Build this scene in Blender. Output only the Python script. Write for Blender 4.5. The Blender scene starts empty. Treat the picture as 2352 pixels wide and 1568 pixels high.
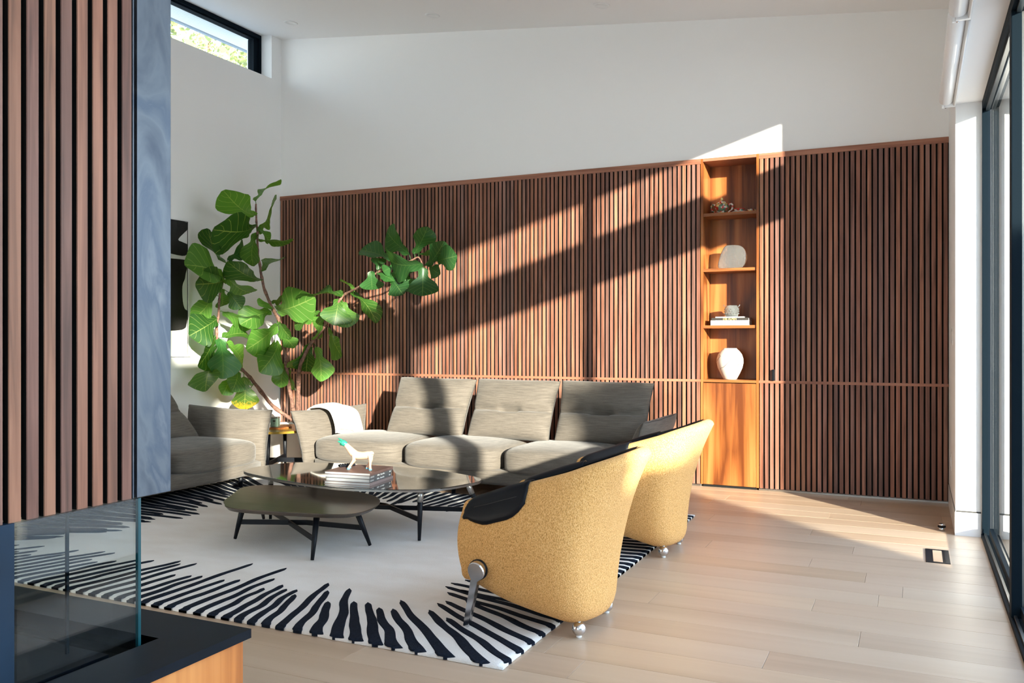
import bpy, bmesh, math, random
from mathutils import Vector, Matrix, noise
R = math.radians
rnd = random.Random(7)
scene = bpy.context.scene
COL = scene.collection

# ------------------------------------------------------------------ camera
cam_d = bpy.data.cameras.new('camera'); cam = bpy.data.objects.new('camera', cam_d); COL.objects.link(cam)
cam.location = (0, 0, 1.25); cam.rotation_euler = (R(90), 0, math.atan2(924, 1974))
cam_d.sensor_width = 36; cam_d.sensor_fit = 'HORIZONTAL'; cam_d.lens = 1974 / 2352 * 36
cam_d.shift_y = -2 / 2352; cam_d.clip_start = .05
scene.camera = cam
# ------------------------------------------------------------------ sky, sun, exposure
W = bpy.data.worlds.new('sky'); scene.world = W; W.use_nodes = True
wn, wl = W.node_tree.nodes, W.node_tree.links
wn.clear()
wo = wn.new('ShaderNodeOutputWorld'); bg = wn.new('ShaderNodeBackground'); wl.new(bg.outputs[0], wo.inputs[0])
tc = wn.new('ShaderNodeTexCoord'); sx = wn.new('ShaderNodeSeparateXYZ'); wl.new(tc.outputs['Generated'], sx.inputs[0])
rp = wn.new('ShaderNodeValToRGB'); wl.new(sx.outputs[2], rp.inputs[0]); wl.new(rp.outputs[0], bg.inputs[0])
rp.color_ramp.elements[0].position = 0; rp.color_ramp.elements[0].color = (.95, .97, 1.0, 1)
rp.color_ramp.elements[1].position = .75; rp.color_ramp.elements[1].color = (.46, .64, 1.0, 1)
e = rp.color_ramp.elements.new(.22); e.color = (.74, .86, 1.0, 1)
bg.inputs[1].default_value = 5.3
sun_d = bpy.data.lights.new('sun', 'SUN'); sun = bpy.data.objects.new('sun', sun_d); COL.objects.link(sun)
SUN = Vector((-1.052, 1.0, -.33))
sun.rotation_euler = SUN.to_track_quat('-Z', 'Y').to_euler(); sun.location = (6, -5, 4)
sun_d.energy = 20; sun_d.color = (1.0, .88, .75); sun_d.angle = R(.9)
vs = scene.view_settings
scene.display_settings.display_device = 'sRGB'
vs.view_transform = 'Standard'; vs.look = 'None'; vs.gamma = 1; vs.use_curve_mapping = False; vs.exposure = 0.32
cy = scene.cycles
cy.max_bounces = 10; cy.diffuse_bounces = 6; cy.glossy_bounces = 4; cy.transmission_bounces = 6; cy.transparent_max_bounces = 12
cy.use_denoising = True; cy.sample_clamp_indirect = 12; cy.blur_glossy = .6

# ------------------------------------------------------------------ materials
def nt(name):
    m = bpy.data.materials.new(name); m.use_nodes = True
    n = m.node_tree.nodes; l = m.node_tree.links
    return m, n, l, n['Principled BSDF']
def lk(l, a, b): l.new(a, b)
def ramp(n, stops):
    r = n.new('ShaderNodeValToRGB'); cr = r.color_ramp
    cr.elements[0].position, cr.elements[0].color = stops[0][0], (*stops[0][1], 1)
    cr.elements[1].position, cr.elements[1].color = stops[-1][0], (*stops[-1][1], 1)
    for p, c in stops[1:-1]:
        q = cr.elements.new(p); q.color = (*c, 1)
    return r
def coords(n, l, scale, kind='Object', rand=0):
    t = n.new('ShaderNodeTexCoord'); mp = n.new('ShaderNodeMapping'); mp.inputs['Scale'].default_value = scale
    l.new(t.outputs[kind], mp.inputs[0])
    if rand:
        oi = n.new('ShaderNodeObjectInfo'); ml = n.new('ShaderNodeVectorMath'); ml.operation = 'SCALE'
        cb = n.new('ShaderNodeCombineXYZ')
        for i in range(3): l.new(oi.outputs['Random'], cb.inputs[i])
        l.new(cb.outputs[0], ml.inputs[0]); ml.inputs['Scale'].default_value = rand
        l.new(ml.outputs[0], mp.inputs['Location'])
    return mp.outputs[0]
def plain(name, col, rough=.5, metal=0, spec=.5, noise_amt=0, nscale=20, bump=0, bscale=200, coat=0):
    m, n, l, b = nt(name)
    b.inputs['Base Color'].default_value = (*col, 1); b.inputs['Roughness'].default_value = rough
    b.inputs['Metallic'].default_value = metal; b.inputs['Specular IOR Level'].default_value = spec
    if coat: b.inputs['Coat Weight'].default_value = coat; b.inputs['Coat Roughness'].default_value = .05
    if noise_amt:
        t = n.new('ShaderNodeTexNoise'); t.inputs['Scale'].default_value = nscale; t.inputs['Detail'].default_value = 4
        lk(l, coords(n, l, (1, 1, 1)), t.inputs['Vector'])
        r = ramp(n, [(.3, tuple(c * (1 - noise_amt) for c in col)), (.7, tuple(min(1, c * (1 + noise_amt)) for c in col))])
        lk(l, t.outputs[0], r.inputs[0]); lk(l, r.outputs[0], b.inputs['Base Color'])
    if bump:
        t = n.new('ShaderNodeTexNoise'); t.inputs['Scale'].default_value = bscale
        lk(l, coords(n, l, (1, 1, 1)), t.inputs['Vector'])
        bp = n.new('ShaderNodeBump'); bp.inputs['Strength'].default_value = bump; bp.inputs['Distance'].default_value = .004
        lk(l, t.outputs[0], bp.inputs['Height']); lk(l, bp.outputs[0], b.inputs['Normal'])
    return m
def wood(name, cols, axis='Z', rough=.4, rnd_cols=None, band=0, fine=1., spec=.4, bump=.08):
    """straight or cathedral grain along axis; rnd_cols: ramp over the object's random value that tints it"""
    m, n, l, b = nt(name)
    sc = {'Z': (22, 22, 1.0), 'X': (1.0, 22, 22), 'Y': (22, 1.0, 22)}[axis]
    co = coords(n, l, tuple(s * fine for s in sc), rand=37.)
    t = n.new('ShaderNodeTexNoise'); t.inputs['Scale'].default_value = 1.6; t.inputs['Detail'].default_value = 8; t.inputs['Distortion'].default_value = .6
    lk(l, co, t.inputs['Vector'])
    fac = t.outputs[0]
    if band:
        sc2 = {'Z': (1, 1, .16), 'X': (.16, 1, 1), 'Y': (1, .16, 1)}[axis]
        t2 = n.new('ShaderNodeTexNoise'); t2.inputs['Scale'].default_value = band * .16; t2.inputs['Detail'].default_value = 1.5
        lk(l, coords(n, l, sc2, rand=11.), t2.inputs['Vector'])
        mu = n.new('ShaderNodeMath'); mu.operation = 'MULTIPLY'; mu.inputs[1].default_value = 11; lk(l, t2.outputs[0], mu.inputs[0])
        fr = n.new('ShaderNodeMath'); fr.operation = 'PINGPONG'; fr.inputs[1].default_value = 1; lk(l, mu.outputs[0], fr.inputs[0])
        mx = n.new('ShaderNodeMath'); mx.operation = 'MULTIPLY_ADD'; mx.inputs[1].default_value = .38; lk(l, fr.outputs[0], mx.inputs[0])
        ad = n.new('ShaderNodeMath'); ad.operation = 'MULTIPLY'; ad.inputs[1].default_value = .62; lk(l, t.outputs[0], ad.inputs[0]); lk(l, ad.outputs[0], mx.inputs[2])
        fac = mx.outputs[0]
    r = ramp(n, list(zip([.3, .5, .72][:len(cols)] if len(cols) == 3 else [.3, .7], cols)))
    lk(l, fac, r.inputs[0]); out = r.outputs[0]
    if rnd_cols:
        oi = n.new('ShaderNodeObjectInfo'); k = len(rnd_cols)
        r2 = ramp(n, [(i / (k - 1), c) for i, c in enumerate(rnd_cols)]); lk(l, oi.outputs['Random'], r2.inputs[0])
        mm = n.new('ShaderNodeMix'); mm.data_type = 'RGBA'; mm.blend_type = 'MULTIPLY'; mm.inputs[0].default_value = 1
        lk(l, out, mm.inputs[6]); lk(l, r2.outputs[0], mm.inputs[7]); out = mm.outputs[2]
    lk(l, out, b.inputs['Base Color'])
    b.inputs['Roughness'].default_value = rough; b.inputs['Specular IOR Level'].default_value = spec
    bp = n.new('ShaderNodeBump'); bp.inputs['Strength'].default_value = bump; bp.inputs['Distance'].default_value = .002
    lk(l, t.outputs[0], bp.inputs['Height']); lk(l, bp.outputs[0], b.inputs['Normal'])
    return m
def glass(name, tint=(.93, .97, .96), edge=.0):
    m, n, l, b = nt(name); n.remove(b)
    o = n['Material Output']; tr = n.new('ShaderNodeBsdfTransparent'); tr.inputs[0].default_value = (*tint, 1)
    gl = n.new('ShaderNodeBsdfGlossy'); gl.inputs['Roughness'].default_value = 0; fr = n.new('ShaderNodeFresnel'); fr.inputs[0].default_value = 1.5
    ge = n.new('ShaderNodeNewGeometry'); mi = n.new('ShaderNodeMath'); mi.operation = 'MULTIPLY_ADD'; mi.inputs[1].default_value = 1 / 1.5 - 1.5; mi.inputs[2].default_value = 1.5
    lk(l, ge.outputs['Backfacing'], mi.inputs[0]); lk(l, mi.outputs[0], fr.inputs[0])      # a pane reflects alike from both of its faces
    mx = n.new('ShaderNodeMixShader'); lk(l, fr.outputs[0], mx.inputs[0]); lk(l, tr.outputs[0], mx.inputs[1]); lk(l, gl.outputs[0], mx.inputs[2])
    lk(l, mx.outputs[0], o.inputs[0]); return m
M = {}
M['wall'] = plain('wall_paint', (.84, .83, .815), .75, bump=.03, bscale=300)
M['ceil'] = plain('ceiling_paint', (.88, .86, .85), .85)
M['white'] = plain('white_lacquer', (.82, .81, .80), .35)
M['black'] = plain('matt_black', (.008, .008, .008), .8, spec=.2)
M['slat'] = wood('slat_walnut', [(.115, .052, .034), (.235, .112, .076), (.35, .18, .13)], 'Z', .45,
                 [(.55, .56, .62), (1.0, .78, .66), (1.15, 1.05, .85), (.72, .76, .88), (1.3, 1.12, .95), (.62, .52, .52), (1.05, .98, 1.0)])
M['rail'] = wood('rail_walnut', [(.19, .07, .04), (.30, .12, .07), (.38, .165, .10)], 'X', .4)
M['veneer'] = wood('walnut_veneer', [(.11, .028, .006), (.27, .085, .020), (.40, .145, .042)], 'Z', .33, band=16, fine=.8)
M['veneer_x'] = wood('walnut_veneer_shelf', [(.13, .038, .010), (.28, .092, .025), (.38, .14, .044)], 'X', .35)
M['hearth_wood'] = wood('hearth_veneer', [(.34, .10, .022), (.56, .19, .045), (.70, .28, .08)], 'Z', .33, band=13, fine=.8)
M['plank'] = wood('pale_oak', [(.45, .325, .225), (.51, .375, .265), (.55, .415, .30)], 'X', .38,
                  [(.93, .91, .89), (1.0, .97, .95), (.96, .96, .97), (1.03, 1.0, .95), (.96, .92, .90), (1.01, 1.01, 1.0)], band=5, fine=.42, bump=.04, spec=.5)
M['frame'] = plain('window_frame_metal', (.003, .008, .013), .6, .0, spec=.06)
M['glass'] = glass('window_glass')
M['glass2'] = glass('firebox_glass', (.965, .985, .98))
M['chrome'] = plain('chrome', (.66, .66, .68), .24, 1)
M['alu'] = plain('satin_metal', (.45, .44, .42), .3, 1)
M['leather'] = plain('black_leather', (.006, .007, .010), .42, spec=.16, bump=.12, bscale=260)
M['blackmetal'] = plain('black_metal', (.005, .006, .009), .42, 0, spec=.2)
M['tableglass'] = plain('black_table_glass', (.018, .020, .020), .03, 0, spec=.9, coat=1)
M['darkwood'] = wood('dark_oak', [(.030, .020, .013), (.052, .036, .024), (.072, .05, .035)], 'X', .32, spec=.5)
M['ochre'] = plain('ochre_lacquer', (.36, .22, .035), .25, spec=.6)
M['throw'] = plain('cream_wool', (.74, .69, .62), .9, bump=.3, bscale=160)
M['slab'] = plain('blackened_slab', (.003, .006, .012), .5, .0, spec=.15, noise_amt=.25, nscale=9)
M['bluecol'] = plain('blue_black_steel', (.008, .026, .055), .5, .2, spec=.3, noise_amt=.2, nscale=6)
M['edge'] = plain('teal_glass_edge', (.01, .07, .085), .2)
M['pot'] = plain('white_planter', (.78, .75, .73), .5)
M['soil'] = plain('potting_soil', (.05, .03, .02), .95, noise_amt=.5, nscale=60)
M['bark'] = plain('fig_bark', (.17, .085, .06), .8, noise_amt=.55, nscale=45, bump=.5, bscale=90)
M['green'] = plain('green_glaze', (.02, .22, .15), .35)
M['peach'] = plain('peach_glaze', (.62, .36, .25), .4)
M['blue'] = plain('pale_blue_hoof', (.15, .42, .55), .4)
M['page'] = plain('book_pages', (.60, .60, .60), .8)
M['bk_brown'] = plain('brown_book_cloth', (.17, .10, .085), .5)
M['bk_grey'] = plain('grey_book_cover', (.14, .14, .14), .5)
M['bk_pink'] = plain('mauve_book_cover', (.36, .27, .25), .5)
M['bk_blue'] = plain('blue_book_cover', (.06, .25, .50), .45)
M['ink'] = plain('white_print', (.85, .84, .8), .6)
M['gold'] = plain('gold_print', (.75, .55, .22), .5)
M['bk_black'] = plain('black_book_cover', (.03, .026, .022), .5)
M['paleblue'] = plain('pale_blue_print', (.42, .60, .85), .6)
M['tin'] = plain('sage_tin', (.20, .30, .22), .4)
M['lead'] = plain('art_black', (.008, .007, .007), .7, noise_amt=.3, nscale=30)
M['paper'] = plain('art_paper', (.82, .81, .79), .8)
M['stripe'] = plain('navy_black_pile', (.010, .014, .024), .95, noise_amt=.4, nscale=90, bump=.9, bscale=220, spec=.1)
M['concrete'] = plain('patio_concrete', (.40, .38, .36), .8, noise_amt=.12, nscale=3)
M['bounce_gravel'] = plain('gravel', (.34, .33, .31), .95, noise_amt=.35, nscale=30)
M['fascia'] = plain('grey_fascia', (.30, .35, .40), .5)
M['cladding'] = plain('dark_cladding', (.02, .024, .028), .7)
M['soffit'] = plain('soffit_board', (.80, .80, .76), .7)

def fabric(name, c1, c2, sc=(2.5, 2.5, 90)):
    m, n, l, b = nt(name)
    t = n.new('ShaderNodeTexNoise'); t.inputs['Scale'].default_value = 1.5; t.inputs['Detail'].default_value = 6; t.inputs['Roughness'].default_value = .7
    lk(l, coords(n, l, sc), t.inputs['Vector'])
    t2 = n.new('ShaderNodeTexNoise'); t2.inputs['Scale'].default_value = 420; lk(l, coords(n, l, (1, 1, 1)), t2.inputs['Vector'])
    ad = n.new('ShaderNodeMath'); ad.operation = 'MULTIPLY_ADD'; ad.inputs[1].default_value = .35; lk(l, t2.outputs[0], ad.inputs[0]); lk(l, t.outputs[0], ad.inputs[2])
    r = ramp(n, [(.45, c1), (.95, c2)]); lk(l, ad.outputs[0], r.inputs[0]); lk(l, r.outputs[0], b.inputs['Base Color'])
    b.inputs['Roughness'].default_value = .85; b.inputs['Specular IOR Level'].default_value = .25
    b.inputs['Sheen Weight'].default_value = .15
    bp = n.new('ShaderNodeBump'); bp.inputs['Strength'].default_value = .25; bp.inputs['Distance'].default_value = .003
    lk(l, ad.outputs[0], bp.inputs['Height']); lk(l, bp.outputs[0], b.inputs['Normal']); return m
M['sofa'] = fabric('sofa_weave', (.062, .053, .044), (.180, .154, .127), (5, 5, 150))
M['seam'] = plain('dark_piping_and_gap_shade', (.05, .048, .045), .8)  # piping colour, also on strips that imitate gap shade

def boucle():
    m, n, l, b = nt('ochre_boucle')
    t = n.new('ShaderNodeTexNoise'); t.inputs['Scale'].default_value = 1; t.inputs['Detail'].default_value = 3; t.inputs['Roughness'].default_value = .6
    lk(l, coords(n, l, (300, 300, 150)), t.inputs['Vector'])
    r = ramp(n, [(.30, (.42, .19, .045)), (.52, (.80, .43, .145)), (.72, (.90, .60, .28))]); lk(l, t.outputs[0], r.inputs[0]); lk(l, r.outputs[0], b.inputs['Base Color'])
    b.inputs['Roughness'].default_value = .9; b.inputs['Sheen Weight'].default_value = .08; b.inputs['Specular IOR Level'].default_value = .12
    bp = n.new('ShaderNodeBump'); bp.inputs['Strength'].default_value = .7; bp.inputs['Distance'].default_value = .006
    lk(l, t.outputs[0], bp.inputs['Height']); lk(l, bp.outputs[0], b.inputs['Normal']); return m
M['boucle'] = boucle()
def pile():
    m, n, l, b = nt('ivory_pile')
    t = n.new('ShaderNodeTexNoise'); t.inputs['Scale'].default_value = 2.2; t.inputs['Detail'].default_value = 5; lk(l, coords(n, l, (1, 2.2, 1)), t.inputs['Vector'])
    r = ramp(n, [(.3, (.76, .71, .66)), (.7, (.86, .83, .80))]); lk(l, t.outputs[0], r.inputs[0]); lk(l, r.outputs[0], b.inputs['Base Color'])
    t2 = n.new('ShaderNodeTexNoise'); t2.inputs['Scale'].default_value = 230; t2.inputs['Detail'].default_value = 3; lk(l, coords(n, l, (1, 1, 1)), t2.inputs['Vector'])
    bp = n.new('ShaderNodeBump'); bp.inputs['Strength'].default_value = .8; bp.inputs['Distance'].default_value = .004
    lk(l, t2.outputs[0], bp.inputs['Height']); lk(l, bp.outputs[0], b.inputs['Normal'])
    b.inputs['Roughness'].default_value = .95; b.inputs['Specular IOR Level'].default_value = .15; return m
M['pile'] = pile()
def patina():
    m, n, l, b = nt('patinated_steel')
    t = n.new('ShaderNodeTexNoise'); t.inputs['Scale'].default_value = 2.4; t.inputs['Detail'].default_value = 7; t.inputs['Distortion'].default_value = 1.6
    lk(l, coords(n, l, (1, 3, 1)), t.inputs['Vector'])
    r = ramp(n, [(.25, (.05, .06, .085)), (.5, (.115, .13, .155)), (.62, (.075, .092, .125)), (.75, (.18, .19, .21))]); lk(l, t.outputs[0], r.inputs[0]); lk(l, r.outputs[0], b.inputs['Base Color'])
    b.inputs['Metallic'].default_value = .75; b.inputs['Roughness'].default_value = .42; return m
M['steel'] = patina()
def leafmat(name, dark, mid, vein, tip=None):
    m, n, l, b = nt(name)
    uv = n.new('ShaderNodeTexCoord'); s = n.new('ShaderNodeSeparateXYZ'); lk(l, uv.outputs['UV'], s.inputs[0])
    def mth(op, a, c=None, d=None):
        q = n.new('ShaderNodeMath'); q.operation = op
        for i, v in enumerate((a, c, d)):
            if v is None: continue
            if isinstance(v, (int, float)): q.inputs[i].default_value = v
            else: lk(l, v, q.inputs[i])
        return q.outputs[0]
    au = mth('ABSOLUTE', mth('SUBTRACT', s.outputs[0], .5))
    mid_ = mth('LESS_THAN', au, .012)
    ph = mth('FRACT', mth('MULTIPLY', mth('SUBTRACT', s.outputs[1], mth('MULTIPLY', au, .55)), 7.5))
    side = mth('LESS_THAN', ph, .06)
    v = mth('MAXIMUM', mid_, side)
    oi = n.new('ShaderNodeObjectInfo'); r = ramp(n, [(0, dark), (.5, mid), (1, tuple(min(1, c * 1.35) for c in mid))]); lk(l, oi.outputs['Random'], r.inputs[0])
    mx = n.new('ShaderNodeMix'); mx.data_type = 'RGBA'; lk(l, mth('MULTIPLY', v, .42), mx.inputs[0]); lk(l, r.outputs[0], mx.inputs[6]); mx.inputs[7].default_value = (*vein, 1)
    if tip:
        mt = n.new('ShaderNodeMix'); mt.data_type = 'RGBA'; mr = n.new('ShaderNodeMapRange'); mr.inputs[1].default_value = .74; mr.inputs[2].default_value = 1.05
        tn = n.new('ShaderNodeTexNoise'); tn.inputs['Scale'].default_value = 14; lk(l, uv.outputs['UV'], tn.inputs['Vector'])
        lk(l, mth('ADD', s.outputs[1], mth('MULTIPLY', mth('SUBTRACT', tn.outputs[0], .5), .5)), mr.inputs[0]); lk(l, mr.outputs[0], mt.inputs[0]); lk(l, mx.outputs[2], mt.inputs[6]); mt.inputs[7].default_value = (*tip, 1); mx = mt
    lk(l, mx.outputs[2], b.inputs['Base Color']); b.inputs['Roughness'].default_value = .38; b.inputs['Specular IOR Level'].default_value = .5
    tl = n.new('ShaderNodeBsdfTranslucent'); mc = n.new('ShaderNodeMix'); mc.data_type = 'RGBA'; mc.blend_type = 'MULTIPLY'; mc.inputs[0].default_value = 1
    lk(l, mx.outputs[2], mc.inputs[6]); mc.inputs[7].default_value = (2.6, 2.4, .9, 1); lk(l, mc.outputs[2], tl.inputs[0])
    ms = n.new('ShaderNodeMixShader'); ms.inputs[0].default_value = .38; lk(l, b.outputs[0], ms.inputs[1]); lk(l, tl.outputs[0], ms.inputs[2])
    bp = n.new('ShaderNodeBump'); bp.inputs['Strength'].default_value = .5; bp.inputs['Distance'].default_value = .004; bp.invert = True
    lk(l, v, bp.inputs['Height']); lk(l, bp.outputs[0], b.inputs['Normal'])
    lk(l, ms.outputs[0], n['Material Output'].inputs[0]); return m
M['leaf'] = leafmat('fig_leaf', (.018, .070, .010), (.060, .155, .024), (.40, .50, .15))
M['leaf_y'] = leafmat('fig_leaf_yellowing', (.04, .10, .015), (.08, .14, .02), (.40, .45, .12), (.62, .36, .02))
M['leaf_d'] = leafmat('fig_leaf_glossy', (.015, .06, .016), (.025, .095, .022), (.16, .28, .08))
M['treeleaf'] = plain('tree_foliage', (.30, .34, .12), .7)
M['shade_hedge_leaf'] = plain('shade_hedge_foliage', (.05, .10, .03), .7)
M['vase'] = plain('ivory_vase', (.58, .53, .47), .35)
M['crack'] = plain('brown_crackle', (.14, .08, .06), .6)
def porcelain():
    m, n, l, b = nt('painted_porcelain'); t = n.new('ShaderNodeTexVoronoi'); t.inputs['Scale'].default_value = 55; lk(l, coords(n, l, (1, 1, 1)), t.inputs['Vector'])
    s = n.new('ShaderNodeSeparateColor'); lk(l, t.outputs['Color'], s.inputs[0])
    r = ramp(n, [(0, (.45, .03, .02)), (.3, (.55, .40, .15)), (.5, (.6, .55, .48)), (.75, (.10, .16, .10)), (1, (.12, .05, .03))]); r.color_ramp.interpolation = 'CONSTANT'
    lk(l, s.outputs[0], r.inputs[0]); lk(l, r.outputs[0], b.inputs['Base Color']); b.inputs['Roughness'].default_value = .2; return m
M['porc'] = porcelain()
M['red'] = plain('red_glaze', (.50, .03, .02), .2)
def clear():
    m, n, l, b = nt('pressed_glass'); b.inputs['Transmission Weight'].default_value = .92; b.inputs['Roughness'].default_value = .06; b.inputs['Base Color'].default_value = (.80, .86, .86, 1); b.inputs['IOR'].default_value = 1.4
    t = n.new('ShaderNodeTexNoise'); t.inputs['Scale'].default_value = 70; lk(l, coords(n, l, (1, 1, 1)), t.inputs['Vector'])
    bp = n.new('ShaderNodeBump'); bp.inputs['Strength'].default_value = .6; bp.inputs['Distance'].default_value = .01; lk(l, t.outputs[0], bp.inputs['Height']); lk(l, bp.outputs[0], b.inputs['Normal']); return m
M['crystal'] = clear()

# ------------------------------------------------------------------ mesh helpers
def link(name, me, mat, parent=None, smooth=False):
    o = bpy.data.objects.new(name, me); COL.objects.link(o)
    if mat is not None:
        for x in (mat if isinstance(mat, (list, tuple)) else [mat]): me.materials.append(M[x])
    if smooth: me.shade_smooth()
    if parent is not None: o.parent = parent
    return o
def new(name, bm, mat, parent=None, smooth=False, bevel=0, seg=2):
    if bevel: bmesh.ops.bevel(bm, geom=bm.edges[:], offset=bevel, segments=seg, profile=.6, affect='EDGES', clamp_overlap=True)
    bmesh.ops.recalc_face_normals(bm, faces=bm.faces[:])
    me = bpy.data.meshes.new(name); bm.to_mesh(me); bm.free()
    o = link(name, me, mat, parent, smooth)
    return o
def box(bm, lo, hi):
    v = [bm.verts.new((x, y, z)) for x in (lo[0], hi[0]) for y in (lo[1], hi[1]) for z in (lo[2], hi[2])]
    for q in ((0, 1, 3, 2), (4, 6, 7, 5), (0, 4, 5, 1), (2, 3, 7, 6), (0, 2, 6, 4), (1, 5, 7, 3)): bm.faces.new([v[i] for i in q])
    return bm
def B(*pairs):
    bm = bmesh.new()
    for lo, hi in pairs: box(bm, lo, hi)
    return bm
def prism(pts, z0, z1, bm=None, bev=0):
    """pts: xy outline; vertical prism (bev: chamfer of the underside, inwards)"""
    bm = bm or bmesh.new(); n = len(pts)
    cx = sum(p[0] for p in pts) / n; cy_ = sum(p[1] for p in pts) / n
    k = 1 - bev
    lo = [bm.verts.new((cx + (x - cx) * k, cy_ + (y - cy_) * k, z0)) for x, y in pts]; hi = [bm.verts.new((x, y, z1)) for x, y in pts]
    bm.faces.new(lo[::-1]); bm.faces.new(hi)
    for i in range(n): bm.faces.new((lo[i], lo[(i + 1) % n], hi[(i + 1) % n], hi[i]))
    return bm
def loft(rings, bm=None, closed=True, caps=True, uv=False):
    bm = bm or bmesh.new(); vs_ = [[bm.verts.new(p) for p in r] for r in rings]
    n = len(rings[0])
    for a, b in zip(vs_, vs_[1:]):
        for i in range(n if closed else n - 1):
            bm.faces.new((a[i], a[(i + 1) % n], b[(i + 1) % n], b[i]))
    if caps and closed: bm.faces.new(vs_[0][::-1]); bm.faces.new(vs_[-1])
    return bm
def lathe(prof, seg=32, c=(0, 0, 0), bm=None):
    return loft([[(c[0] + r * math.cos(2 * math.pi * i / seg), c[1] + r * math.sin(2 * math.pi * i / seg), c[2] + z) for i in range(seg)] for r, z in prof], bm)
def tube(pts, rad, seg=8, bm=None):
    pts = [Vector(p) for p in pts]; rings = []
    if not isinstance(rad, (list, tuple)): rad = [rad] * len(pts)
    prev = None
    for i, p in enumerate(pts):
        d = (pts[min(i + 1, len(pts) - 1)] - pts[max(i - 1, 0)]).normalized()
        u = d.cross(Vector((0, 0, 1)) if abs(d.z) < .95 else Vector((0, 1, 0))).normalized() if prev is None else (prev - d * prev.dot(d)).normalized()
        prev = u; w = d.cross(u)
        rings.append([p + (u * math.cos(2 * math.pi * k / seg) + w * math.sin(2 * math.pi * k / seg)) * rad[i] for k in range(seg)])
    return loft(rings, bm)
def smoothpts(pts, sub=6, closed=True):
    out = []; n = len(pts); P = [Vector(p) for p in pts]
    rng = range(n) if closed else range(n - 1)
    for i in rng:
        p0, p1, p2, p3 = (P[(i - 1) % n], P[i], P[(i + 1) % n], P[(i + 2) % n]) if closed else (P[max(i - 1, 0)], P[i], P[i + 1], P[min(i + 2, n - 1)])
        for k in range(sub):
            t = k / sub
            out.append(.5 * ((2 * p1) + (p2 - p0) * t + (2 * p0 - 5 * p1 + 4 * p2 - p3) * t * t + (3 * p1 - p0 - 3 * p2 + p3) * t ** 3))
    if not closed: out.append(P[-1])
    return out
def empty(name, loc=(0, 0, 0), rz=0):
    o = bpy.data.objects.new(name, None); COL.objects.link(o); o.location = loc; o.rotation_euler = (0, 0, rz); o.empty_display_size = .1
    return o
def tag(o, label, cat, group=None, kind=None):
    o['label'] = label; o['category'] = cat
    if group: o['group'] = group
    if kind: o['kind'] = kind
    return o
def struct(o, label=None):
    o['kind'] = 'structure'
    if label: o['label'] = label
    return o
def softbox(lo, hi, k=6, n=14, top=0, front=0, ax=0):
    """rounded, slightly stuffed box; front: bulge of the -Y (ax=1) or +/-X face"""
    bm = bmesh.new(); bmesh.ops.create_cube(bm, size=2); bmesh.ops.subdivide_edges(bm, edges=bm.edges[:], cuts=n, use_grid_fill=True)
    c = [(a + b) / 2 for a, b in zip(lo, hi)]; h = [(b - a) / 2 for a, b in zip(lo, hi)]
    for v in bm.verts:
        p = v.co; L = (abs(p.x) ** k + abs(p.y) ** k + abs(p.z) ** k) ** (1 / k); q = p / L
        x, y, z = q
        if z > 0: z += top * (1 - x * x) * (1 - y * y) * z
        v.co = (c[0] + x * h[0], c[1] + y * h[1], c[2] + z * h[2])
    return bm
def pillow(name, cs, tf, tb, parent, mat='sofa', tufts=(), crease=0, n=44, pw=2.8, ex=.42, wob=.0, seed=0):
    """cs = TL,TR,BR,BL; tf/tb = thickness in front of and behind the seam plane"""
    TL, TR, BR, BL = [Vector(c) for c in cs]
    nrm = (BL - TL).cross(TR - TL).normalized()
    rr = random.Random(seed); verts = []; idx = {}
    bm = bmesh.new()
    for side in (1, -1):
        for i in range(n + 1):
            for j in range(n + 1):
                u, v = i / n, j / n
                edge = i in (0, n) or j in (0, n)
                if edge and side == -1: idx[(side, i, j)] = idx[(1, i, j)]; continue
                # denser near the seam
                uu, vv = .5 - .5 * math.cos(math.pi * u), .5 - .5 * math.cos(math.pi * v)
                uu, vv = (uu + u) / 2, (vv + v) / 2
                # pull the sides in a little between the corners
                du = .04 * math.sin(math.pi * vv) * (1 - 2 * uu); dv = .045 * math.sin(math.pi * uu) * (1 - 2 * vv)
                p = (TL * (1 - uu) + TR * uu) * (1 - vv) + (BL * (1 - uu) + BR * uu) * vv
                p += (TR - TL) * du * .6 + (BL - TL) * dv * .6
                prof = (max(0, 1 - abs(2 * uu - 1) ** pw) * max(0, 1 - abs(2 * vv - 1) ** pw)) ** ex
                t = (tf if side == 1 else tb) * prof
                if side == 1:
                    for (a, b, wu, dep) in tufts:
                        t -= dep * math.exp(-(max(0, abs(uu - a) - wu) / .05) ** 2 - ((vv - b) / .05) ** 2)
                    if crease:
                        t -= crease * (math.exp(-((vv - .55 - .03 * math.cos((uu - .5) * 5)) / .028) ** 2) + .75 * math.exp(-((vv - .55) / .09) ** 2)) * min(1, prof * 1.2)
                if wob: t += wob * noise.noise(Vector((uu * 3 + seed, vv * 3, side)))* prof
                if edge and wob: p += nrm * wob * .5 * math.sin(u * 23 + v * 31 + seed)
                idx[(side, i, j)] = bm.verts.new(p + nrm * t * side)
    for side in (1, -1):
        for i in range(n):
            for j in range(n):
                f = [idx[(side, i, j)], idx[(side, i + 1, j)], idx[(side, i + 1, j + 1)], idx[(side, i, j + 1)]]
                if len(set(f)) == 4:
                    try: bm.faces.new(f)
                    except ValueError: pass
    seam = [idx[(1, i, 0)].co.copy() for i in range(n + 1)] + [idx[(1, n, j)].co.copy() for j in range(1, n + 1)] + [idx[(1, i, n)].co.copy() for i in range(n - 1, -1, -1)] + [idx[(1, 0, j)].co.copy() for j in range(n - 1, 0, -1)]
    o = new(name, bm, mat, parent, True)
    pp = new('piping', tube(seam + [seam[0], seam[1]], .0035, 5), 'seam', o, True)
    return o
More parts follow.
